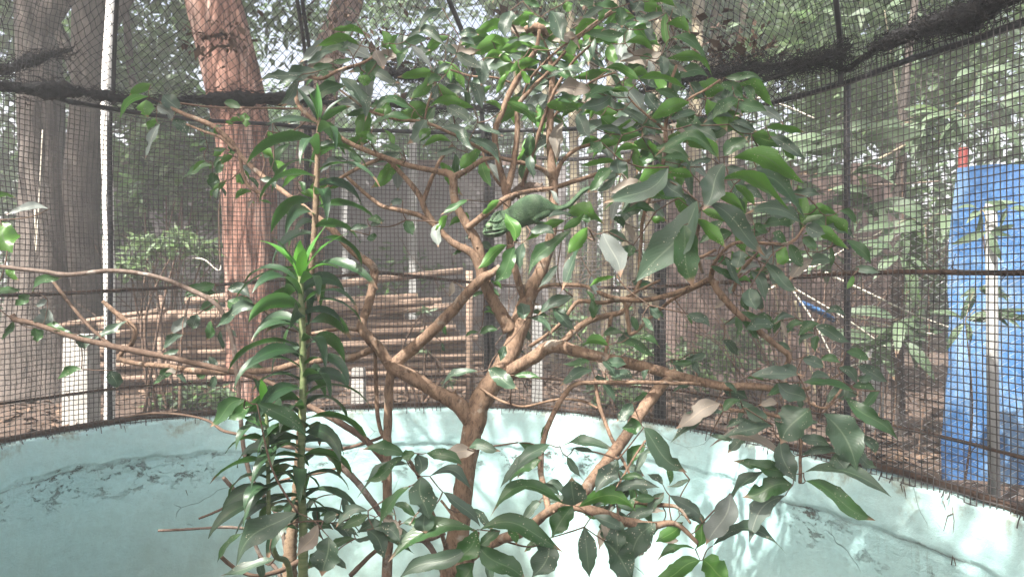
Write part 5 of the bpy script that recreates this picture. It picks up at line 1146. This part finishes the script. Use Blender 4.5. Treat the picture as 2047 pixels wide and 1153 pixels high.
# smaller leaves deeper in the crown
BRn = np.array([tuple(p) for p in BR])
for (x0, x1, y0, y1, n, d0, d1, Lp) in ((640, 1010, 10, 330, 80, 2.2, 2.6, 66), (1010, 1420, 0, 300, 120, 2.1, 2.5, 68), (1150, 1600, 180, 420, 70, 1.95, 2.2, 72), (380, 560, 210, 420, 26, 2.5, 2.75, 26), (1120, 1330, 380, 620, 26, 2.05, 2.25, 40),
                                        (1450, 1720, 420, 640, 34, 1.9, 2.1, 46), (880, 1080, 560, 760, 18, 2.15, 2.3, 34), (1400, 1760, 700, 900, 30, 1.8, 2.0, 52), (1150, 1420, 900, 1120, 30, 1.75, 1.95, 56), (640, 800, 1000, 1130, 16, 1.8, 1.95, 56), (900, 1320, 840, 1130, 26, 1.75, 2.0, 62), (420, 640, 1010, 1150, 12, 1.85, 2.0, 60), (1480, 1740, 480, 760, 20, 1.85, 2.0, 56), (300, 520, 560, 760, 10, 2.4, 2.55, 40), (920, 1010, 380, 560, 10, 2.2, 2.3, 34),
                                        (1180, 1420, 640, 800, 16, 2.0, 2.15, 40), (540, 700, 240, 420, 14, 2.25, 2.45, 38)):
    for _ in range(n):
        x = rg.uniform(x0, x1); y = rg.uniform(y0, y1); d = rg.uniform(d0, d1)
        a = rg.uniform(-2.1, 2.1); L = Lp*rg.uniform(.6, 1.3); dx = math.sin(a)*L; dy = (math.cos(a)*.6+.35)*L
        q = P(x, y, d)
        if rg.random() < .8: # sit near a branch
            v = BRn[np.argmin(((BRn-np.array(q))**2).sum(1))]; v = Vector(v); m_ = q.lerp(v, .45); d = m_.y; x = CX+m_.x/d*F; y = CY-(m_.z-EYE)/d*F
        bases.append(place_leaf(tree, x, y, x+dx, y+dy, L*rg.uniform(.2, .42), rg.choice('ddddggggggplb' if y < 640 else 'dddddgggb'), rg.uniform(.02, .2), min(d, ywall(x)-.1), stuff))
LM = [M[k] for k in ('leaf_dusty', 'leaf_green', 'leaf_lime', 'leaf_pale', 'leaf_dead')]
tag(stuff.build('small_leaves', LM, tree), None, None, None, 'stuff')
# twigs: every leaf base is joined to the nearest wood
pts = np.array([tuple(p) for p in BR]+[tuple(p) for p in bases]); nb = len(BR); nl = len(bases)
dist = np.full(nl, 1e9); par = np.zeros(nl, int); L_ = pts[nb:]
for i in range(nl):
    d2 = ((pts[:nb]-L_[i])**2).sum(1); par[i] = d2.argmin(); dist[i] = d2.min()
done = np.zeros(nl, bool); tw = MB()
load = []
for _ in range(nl):
    i = int(np.where(done, 1e9, dist).argmin()); done[i] = True
    a = Vector(pts[par[i]]); c = Vector(L_[i]); L = (c-a).length
    if L > .004:
        off = Vector([rg.gauss(0, .07*L) for _ in range(3)])+Vector((0, 0, -.05*L)); mid = (a+c)/2+off; mx = CX+F*mid.x/mid.y; my = CY-F*(mid.z-EYE)/mid.y
        if 955 < mx < 1180 and 375 < my < 475 and mid.y < 2.2: mid *= 2.26/mid.y; mid.z = EYE-(my-CY)/F*2.26
        r0 = .0010+min(.0014, L*.008)
        m_ = 5 if L > .04 else 3
        tw.tube([Vector(q) for q in cr([a, mid, c], m_)], list(np.linspace(r0*1.2, r0*.8, 2*m_+1)), 5, rough=.2)
    nd = ((L_-L_[i])**2).sum(1)*1.15; better = (~done) & (nd < dist); dist[better] = nd[better]; par[better] = nb+i
tag(tw.build('twigs', M['bark_twig'], tree), None, None, None, 'stuff')

# dry sticks and boughs leaning in from the left
def dry(pts, label, mat='bark_dead', name='dry_branch', cat='branch'):
    q = cr([(*P(a[0], a[1], a[3]), a[2]*.43*a[3]/F) for a in pts], 7); b = MB()
    b.tube([Vector(v[:3]) for v in q], [v[3] for v in q], 8, rough=.2); return tag(b.build(name, M[mat]), label, cat)
dry([(-60, 532, 10, 2.5), (0, 533, 10, 2.5), (35, 537, 10, 2.5), (90, 543, 10, 2.5), (139, 549, 11, 2.5), (226, 541, 10, 2.5), (312, 553, 10, 2.48), (378, 578, 11, 2.45), (434, 610, 11, 2.4), (461, 668, 11, 2.35), (473, 740, 11, 2.3), (480, 820, 10, 2.25), (488, 900, 10, 2.22), (504, 958, 11, 2.2), (530, 995, 11, 2.2), (565, 1060, 12, 2.2), (580, 1250, 14, 2.2), (590, 1760, 18, 2.2)], 'long thin bough arching across the left side then bending down')
dry([(24, 630, 16, 2.55), (34, 640, 14, 2.55), (69, 647, 12, 2.55), (139, 671, 12, 2.52), (194, 685, 13, 2.5), (278, 703, 15, 2.48), (330, 712, 14, 2.45), (382, 724, 13, 2.42), (461, 742, 12, 2.36), (540, 765, 11, 2.3), (620, 812, 14, 2.25), (677, 843, 15, 2.22), (733, 881, 16, 2.2), (754, 905, 16, 2.2), (700, 960, 10, 2.2)][:13]+[(775, 930, 14, 2.2)], 'dark bough from the left edge slanting down to the middle', 'bark_twig')
dry([(106, 562, 8, 2.6), (139, 606, 8, 2.56), (180, 654, 8, 2.52), (222, 689, 8, 2.5), (250, 700, 7, 2.48)], 'short dark branch with a broken top at the left', 'bark_twig')
dry([(655, 905, 15, 2.24), (680, 930, 15, 2.24), (712, 961, 15, 2.22), (747, 1006, 15, 2.2), (764, 1030, 14, 2.2), (800, 1065, 15, 2.18), (850, 1082, 13, 2.17), (880, 1130, 14, 2.16), (905, 1200, 14, 2.15)], 'grey dead bough slanting right in front of the teal wall')
dry([(397, 1036, 5, 2.1), (430, 1023, 6, 2.12), (470, 1003, 6, 2.15), (510, 982, 6, 2.18), (580, 955, 6, 2.2), (640, 945, 6, 2.22), (680, 933, 6, 2.22)], 'thin slanting stick over the left part of the wall', 'bark_twig')
dry([(316, 1060, 6, 2.05), (360, 1058, 6, 2.06), (410, 1055, 6, 2.07), (450, 1053, 7, 2.08), (495, 1056, 7, 2.1), (560, 1062, 7, 2.12)], 'straight level grey stick low at the left', 'bark_dead')
dry([(446, 954, 9, 2.1), (466, 976, 10, 2.12), (486, 1003, 10, 2.14), (497, 1035, 10, 2.15), (503, 1060, 10, 2.16), (520, 1110, 9, 2.16), (560, 1150, 10, 2.16), (600, 1300, 12, 2.18)], 'bent dead branch with a cut end beside the tall plant', 'bark_dead')
dry([(440, 1110, 10, 1.95), (470, 1135, 9, 1.98), (510, 1150, 9, 2.0), (560, 1140, 12, 2.05), (600, 1120, 14, 2.1)], 'crooked brown stick at the bottom left of the plants', 'bark_twig')
dry([(250, 834, 4, 3.3), (300, 826, 5, 3.3), (360, 828, 5, 3.25), (415, 840, 6, 3.2), (445, 860, 7, 3.15), (478, 868, 7, 3.1), (560, 890, 8, 2.9), (660, 900, 9, 2.6), (745, 880, 8, 2.3), (775, 865, 7, 2.22)], 'thin dark branch lying along the left wall top', 'bark_twig')
dry([(645, 1020, 8, 2.1), (700, 1040, 9, 2.1), (770, 1050, 12, 2.12), (820, 1075, 18, 2.14), (860, 1075, 14, 2.14), (890, 1065, 8, 2.14)], 'broken pale bough with peeled end low behind the leaves', 'bark_dead')
dry([(700, 1150, 12, 2.1), (740, 1110, 10, 2.1), (780, 1075, 9, 2.1), (800, 1040, 7, 2.1)], 'short dark stick rising right at the bottom', 'bark_twig')

# ---------------------------------------------------------------- strap-leaved plants
def strap(parent, base, az, L, wd, e0, e1, mat, twist=0, n=9):
    r0_ = random.gauss(0, .55); b = MB(); p = Vector(base); vs = []; uv = []; fs = []; h = Vector((math.sin(az), math.cos(az), 0)); side = Vector((h.y, -h.x, 0)); kx = random.uniform(-.4, .4)
    for i in range(n+1):
        t_ = i/n; e = e0+(e1-e0)*t_**1.1
        hh = (Matrix.Rotation(kx*t_, 3, 'Z') @ h); T = hh*math.cos(e)+Vector((0, 0, math.sin(e)))
        if i: p = p+T*(L/n)
        S = Matrix.Rotation(twist*t_+r0_*min(1, t_*4), 3, T) @ Vector((hh.y, -hh.x, 0)); Nn = S.cross(T)
        hw = wd*.5*min(1, .25+t_*2.2)*(1 if t_ < .45 else max(.03, 1-((t_-.45)/.55)**1.8))
        rip = .05*wd*math.sin(t_*12+az)
        vs += [p-S*hw+Nn*(hw*.30+rip), p-S*hw*.5+Nn*hw*.08, p, p+S*hw*.5+Nn*hw*.08, p+S*hw+Nn*(hw*.30-rip)]; uv += [(0, t_), (.25, t_), (.5, t_), (.75, t_), (1, t_)]
    for i in range(n):
        a = i*5
        for k in range(4): fs.append((a+k, a+k+1, a+k+6, a+k+5))
    b.add(vs, fs, uv); return b.build('leaf', M[mat], parent)
def dracaena(stem, ytop, ybot, step, Lm, wd, label, whorl, seed, mat='cane_green', e=(46, -58), lower=None):
    random.seed(seed)
    q = cr([(*P(a[0], a[1], a[3]), a[2]*.5*a[3]/F) for a in stem], 8); t = empty('strap_leaf_plant', Vector(q[-1][:3]), label, 'plant')
    b = MB(); pp = []; rr = []
    for k in range(len(q)-1):
        for f in (0, .5):
            v = q[k]*(1-f)+q[k+1]*f; pp.append(Vector(v[:3])); rr.append(v[3]*(1.1 if f == 0 else .94))
    b.tube(pp, rr, 10, rough=.05); b.build('stem', M[mat], t)
    zt = [(Vector(v[:3]), CY-(v[2]-EYE)/v[1]*F) for v in q]
    ys = [z[1] for z in zt]
    def at(y): return Vector([float(np.interp(y, ys, [z[0][k] for z in zt])) for k in range(3)])
    y = ytop; k = 0
    while y < ybot:
        c = at(y); f = (y-ytop)/(ybot-ytop); az = k*2.40+random.gauss(0, .25)
        L = Lm*random.uniform(.75, 1.12)*(1 if not lower else 1-(1-lower)*f)
        strap(t, c, az, L, wd*random.uniform(.85, 1.1), math.radians(e[0]-18*f+random.gauss(0, 10)), math.radians(e[1]-12*f+random.gauss(0, 12)), 'leaf_strap', random.gauss(0, .35))
        y += step*random.uniform(.75, 1.25); k += 1
    c = at(ytop)
    for (az, L, w_, e0, e1, mt) in whorl: strap(t, c, math.radians(az), L, w_, math.radians(e0), math.radians(e1), mt, random.gauss(0, .15))
dracaena([(600, 530, 9, 1.9), (601, 560, 11, 1.9), (604, 650, 14, 1.9), (606, 750, 14, 1.9), (604, 850, 15, 1.9), (602, 950, 15, 1.9), (606, 1050, 17, 1.9), (606, 1130, 20, 1.9), (600, 1400, 22, 1.92), (596, 1860, 26, 1.92)], 560, 1040, 8.5, .19, .038,
         'tall green strap-leaved plant in front of the red tree trunk',
         [(180, .10, .034, 84, 78, 'leaf_strap_new'), (-80, .17, .024, 70, 10, 'leaf_strap_new'), (78, .17, .026, 72, 22, 'leaf_strap_new'), (60, .15, .022, 78, 55, 'leaf_strap_new'), (-110, .13, .028, 76, 40, 'leaf_strap'), (160, .12, .026, 60, 20, 'leaf_strap_new'), (-30, .14, .026, 70, 30, 'leaf_strap'), (110, .12, .026, 55, -20, 'leaf_strap_new')], 5)
dracaena([(638, 236, 7, 2.05), (636, 280, 9, 2.05), (633, 360, 11, 2.05), (630, 440, 12, 2.05), (624, 520, 12, 2.05), (616, 620, 14, 2.06), (606, 800, 16, 2.08), (597, 920, 17, 2.1), (590, 1020, 19, 2.1), (580, 1110, 26, 2.1), (582, 1300, 34, 2.1), (585, 1700, 44, 2.1)], 250, 640, 15, .215, .035,
         'taller bare-caned strap-leaved plant with grey drooping leaves', [(-70, .15, .02, 70, 35, 'leaf_strap'), (-20, .12, .02, 84, 75, 'leaf_strap_new'), (60, .13, .018, 70, 20, 'leaf_strap'), (100, .11, .02, 50, 0, 'leaf_strap'), (200, .10, .02, 75, 50, 'leaf_strap_new'), (-100, .14, .022, 25, -30, 'leaf_strap')], 6, 'cane', (35, -62))
dracaena([(531, 805, 7, 1.86), (534, 860, 8, 1.86), (536, 930, 8, 1.86), (537, 1010, 9, 1.86), (540, 1060, 9, 1.88), (552, 1110, 10, 1.92), (580, 1150, 12, 2.0), (584, 1400, 14, 2.05)], 815, 1015, 10, .15, .034,
         'shorter strap-leaved plant with a green stem left of the tall one', [(-60, .1, .022, 70, 30, 'leaf_strap'), (70, .1, .022, 60, 10, 'leaf_strap'), (170, .09, .022, 70, 45, 'leaf_strap_new')], 8)
random.seed(99)

# ---------------------------------------------------------------- the chameleon
CD = 2.10
def Z(x, y, dy=0): p = P(920+x/6.397, 340+y/6.397, CD); return Vector((p.x, p.y+dy, p.z))
cham = empty('chameleon', Z(800, 700), 'large green chameleon with a high casque walking left along the branch', 'chameleon')
SEC = [(283, 800, 286, 812, .002), (290, 775, 300, 832, .007), (312, 715, 335, 856, .012), (352, 672, 392, 866, .0155), (396, 628, 436, 864, .017), (438, 566, 486, 856, .0155), (492, 530, 535, 836, .013), (545, 526, 590, 802, .015), (600, 500, 650, 776, .019),
       (680, 440, 720, 757, .023), (760, 380, 790, 737, .026), (840, 337, 860, 712, .028), (930, 316, 940, 688, .028), (1010, 325, 1010, 655, .026), (1080, 360, 1080, 618, .023), (1140, 403, 1150, 587, .019), (1200, 443, 1205, 560, .0145), (1262, 462, 1262, 537, .011),
       (1325, 447, 1340, 508, .009), (1392, 405, 1412, 470, .0082), (1452, 350, 1480, 405, .0075), (1512, 285, 1545, 332, .0068), (1572, 238, 1600, 284, .006), (1640, 215, 1650, 256, .005), (1705, 200, 1722, 236, .0042), (1750, 165, 1778, 190, .0036), (1765, 125, 1795, 135, .003), (1745, 100, 1758, 80, .0026)]
q = cr(SEC, 4); mbc = MB(); n_ = 24; vs = []; fs = []
for s_ in q:
    a = Z(s_[0], s_[1]); c = Z(s_[2], s_[3]); m_ = (a+c)/2; hv = (a-c)/2
    for k in range(n_):
        th = 2*math.pi*k/n_; u_ = math.cos(th); v_ = math.sin(th)
        wprof = abs(v_)**.9*(1 if v_ > 0 else -1)*(1-.42*max(0, u_)**1.2)
        vs.append(m_+hv*u_+Vector((0, s_[4]*wprof, 0)))
m_ = len(q); fs = [(i*n_+k, i*n_+(k+1) % n_, (i+1)*n_+(k+1) % n_, (i+1)*n_+k) for i in range(m_-1) for k in range(n_)]
fs += [tuple(range(n_-1, -1, -1)), tuple((m_-1)*n_+k for k in range(n_))]
mbc.add(vs, fs)
def limb(pts, r): mbc.tube([Vector(p) for p in cr(pts, 5)], [float(v) for v in np.interp(np.linspace(0, 1, (len(pts)-1)*5+1), np.linspace(0, 1, len(r)), r)], 10)
for sy in (-1, 1):
    o = -.012*sy*-1
    dy = -.016 if sy < 0 else .014
    limb([Z(640, 700, dy*.7), Z(672, 770, dy*1.5), Z(690, 830, dy*1.3), Z(705, 890, dy*.6)], [.010, .0075, .0055, .006])          # fore leg
    limb([Z(1130, 545, dy*.7), Z(1040, 590, dy*1.3), Z(950, 650, dy*1.45), Z(1030, 680, dy*1.0), Z(1100, 690, dy*.5)], [.009, .0075, .0058, .0045, .005])   # hind leg
    for (fx, fy) in ((705, 890), (1100, 680)):
        for k, (ax, ay) in enumerate(((-28, 18), (30, 16), (-12, 34), (16, 34), (0, 38))):
            limb([Z(fx, fy, dy*.6), Z(fx+ax*.7, fy+ay*.5, dy*.3+(k-2)*.0015), Z(fx+ax*.8, fy+ay*1.2, 0)], [.0042, .003, .0018])
# casque ridge, brow, lateral crest, dorsal crest and belly folds stand proud of the skin
for dy in (-1, 1):
    limb([Z(300, 770, dy*.006), Z(335, 700, dy*.010), Z(385, 655, dy*.012), Z(410, 600, dy*.010), Z(455, 550, dy*.007), Z(530, 524, 0)], [.0018, .0026, .0026, .0024, .002, .0018])
    limb([Z(400, 655, dy*.0150), Z(450, 668, dy*.0155), Z(500, 655, dy*.014), Z(545, 620, dy*.0125)], [.002, .0024, .0024, .0016])
    limb([Z(300, 790, dy*.008), Z(380, 775, dy*.0165), Z(460, 770, dy*.0175), Z(530, 750, dy*.016)], [.0016, .0026, .0028, .0016])
    limb([Z(300, 822, dy*.008), Z(390, 826, dy*.0155), Z(480, 812, dy*.016), Z(560, 785, dy*.014)], [.0016, .003, .003, .002])
    for k in range(9):
        x = 720+k*42; limb([Z(x, 560-.0*k, dy*(.0235)), Z(x+6, 640-k*6, dy*.0215), Z(x-14, 705-k*8, dy*.012)], [.0006, .0018, .0016])
for i in range(24, len(q)-14, 1):
    p = Z(q[i][0], q[i][1]-3); mbc.box(p, (.0022, .0022, .0034), Matrix.Rotation(.7, 3, 'Y'))
src = mbc.build('body_source', M['skin'])
rm = src.modifiers.new('r', 'REMESH'); rm.mode = 'VOXEL'; rm.voxel_size = .0012; rm.use_smooth_shade = True
sm_ = src.modifiers.new('s', 'SMOOTH'); sm_.factor = .5; sm_.iterations = 3
dg = bpy.context.evaluated_depsgraph_get(); me = bpy.data.meshes.new_from_object(src.evaluated_get(dg))
me.name = 'body'; bpy.data.objects.remove(src, do_unlink=True)
body = bpy.data.objects.new('body', me); C.objects.link(body); attach(body, cham)
me.polygons.foreach_set('use_smooth', [True]*len(me.polygons))
def ball(mb, c, r, sq=(1, 1, 1), nu=16, nv_=10):
    vs = []; fs = []
    for i in range(nv_+1):
        a = math.pi*i/nv_
        for k in range(nu):
            b_ = 2*math.pi*k/nu; vs.append(c+Vector((math.sin(a)*math.cos(b_)*sq[0], math.cos(a)*sq[1], math.sin(a)*math.sin(b_)*sq[2]))*r)
    for i in range(nv_):
        for k in range(nu): fs.append((i*nu+k, i*nu+(k+1) % nu, (i+1)*nu+(k+1) % nu, (i+1)*nu+k))
    mb.add(vs, fs)
for sy in (-1, 1):
    b = MB(); ec = Z(374, 722, sy*.0135); ball(b, ec, .0095, (1, .9, 1)); ball(b, ec+Vector((.002, sy*.0055, -.0016)), .0052)
    eye = b.build('eye', M['skin_pale'], cham)
    b = MB(); ball(b, ec+Vector((.0030, sy*.0100, -.0028)), .0024, (1, .6, 1), 10, 6)
    p_ = b.build('pupil', M['pupil']); p_.parent = eye
for sy in (-1, 1):
    b = MB(); b.tube([Z(286, 806, sy*.004), Z(320, 806, sy*.0125), Z(390, 802, sy*.0172), Z(460, 792, sy*.0182), Z(520, 775, sy*.0172)], [.0005, .0009, .0009, .0009, .0004], 5)
    b.build('mouth', M['pupil'], cham)

# ---------------------------------------------------------------- small things
def bare_bush(px, py, Y, n, H, spread, label, seed):
    rg = random.Random(seed); g = px_base(px, Y); t = empty('bare_bush', g, label, 'bush'); b = MB()
    for k in range(n):
        s0 = g+Vector((rg.gauss(0, .12)*spread, rg.gauss(0, .15), 0)); q = [s0]; d = Vector((rg.gauss(0, .35), rg.gauss(0, .3), 1)).normalized(); m = rg.randint(4, 7)
        for i in range(m):
            d = (d+Vector((rg.gauss(0, .28), rg.gauss(0, .2), rg.gauss(0, .12)))).normalized(); q.append(q[-1]+d*H/m*rg.uniform(.7, 1.2))
        b.tube(q, list(np.linspace(rg.uniform(.005, .010), .002, len(q))), 4)
        for j in range(3):
            i = rg.randint(1, len(q)-1); e = q[i]+Vector((rg.gauss(0, .16), rg.gauss(0, .1), rg.uniform(.0, .25))); b.tube([q[i], (q[i]+e)/2+Vector((0, 0, .02)), e], [.0035, .0025, .0012], 3)
    tag(b.build('twigs', M['bark_twig'], t), None, None, None, 'stuff')
bare_bush(330, 0, 7.0, 26, 1.5, 3.0, 'tangle of bare dark twigs between the pale pole and the red tree', 71)
bare_bush(1000, 0, 6.9, 20, 1.5, 2.4, 'tangle of bare grey twigs behind the middle post', 72)
bare_bush(1560, 0, 5.4, 22, 1.3, 2.4, 'thin bare stems standing in front of the dark planks', 73)
bare_bush(1700, 0, 6.0, 16, 1.9, 2.2, 'leafless upright stems beyond the right post', 74)
# dry root hanging on the wall at the right, with a torn loop at its end
def on_wall(px, z, off=.006):
    s = s_of_px(px); p = ring_at(s)-ring_n(s)*off; return Vector((p.x, p.y, z))
def wall_z(px, py): p = ring_at(s_of_px(px)); return EYE-(py-CY)/F*p.y
b = MB(); pp = [(1907, 1012), (1910, 1040), (1908, 1065), (1912, 1085), (1909, 1105), (1904, 1128), (1914, 1130), (1909, 1108)]
b.tube([on_wall(x, wall_z(x, y)) for x, y in pp], .0012, 5, rough=.5)
b.tube([on_wall(x, wall_z(x, y)) for x, y in ((1908, 1025), (1898, 1030), (1893, 1045), (1890, 1060))], .0014, 5, rough=.5)
tag(b.build('dry_root', M['bark_twig']), 'thin dry root hanging down the teal wall at the right', 'root')
for (x, y, L) in ((1812, 970, 26), (1805, 968, 14), (1890, 1000, 16), (247, 850, 14), (372, 978, 12)):
    b = MB(); b.tube([on_wall(x, wall_z(x, y), .010), on_wall(x+1, wall_z(x, y+L*.5), .008), on_wall(x+3, wall_z(x, y+L), .007)], [.0016, .0012, .0006], 5)
    tag(b.build('plaster_rootlet', M['bark_twig']), {1812: 'dark rootlet hanging over the wall rim right of the leaves', 1805: 'shorter rootlet beside the hanging rootlets on the rim', 1890: 'short root fibre under the right wall rim', 247: 'scrap of dead twig on the rim beside the left post', 372: 'tiny dark root stub in the peeled plaster on the left'}[x], 'rootlet')
# fly resting on the upright young leaf
c = P(601, 462, 1.865); b = MB(); ball(b, c, .0022, (1, 1, 1.7), 8, 6); ball(b, c+Vector((0, -.0005, .0042)), .0016, (1, 1, 1), 8, 6)
fly = empty('fly', c, 'small black fly resting on the bright young leaf', 'insect'); b.build('body', M['pupil'], fly)
for sx in (-1, 1):
    for k in range(3):
        b = MB(); b.tube([c, c+Vector((sx*.004, -.001, .001*(k-1)*2)), c+Vector((sx*.0062, .001, .0035*(k-1)))], .0004, 3); b.build('leg', M['pupil'], fly)
# yellow-green bud at the end of the right twig
b = MB(); b.tube([P(1606, 446, 1.82), P(1618, 438, 1.82), P(1632, 434, 1.82), P(1645, 431, 1.82)], [.003, .0085, .0075, .002], 9, rough=.5)
b.build('bud', M['skin_pale'], tree)
# clamp on the second double post and wire ties on the rails
for px, py in ((1283, 622), (1284, 596)):
    s = s_of_px(px); p = ring_at(s)+ring_n(s)*.01; z = EYE-(py-CY)/F*p.y
    b = MB(); b.box((p.x, p.y, z), (.045, .03, .022)); b.box((p.x-.012, p.y-.012, z+.016), (.012, .012, .014)); b.build('clamp', M['iron'], cage, False)
for k in range(34):
    s = s_of_px(60*k+20); z = random.choice([1.135, None, None]); 
    zz = z if z else mid_z(s); p = ring_at(s)+ring_n(s)*.010; tt = ring_n(s); b = MB()
    b.tube([Vector((p.x, p.y, zz))+Vector((math.cos(a)*tt.x, math.cos(a)*tt.y, math.sin(a)))*.013 for a in np.linspace(0, 6.6, 9)]+[Vector((p.x, p.y, zz-.03))-tt*.012], .0012, 4)
    b.build('wire_tie', M['rust'], cage)
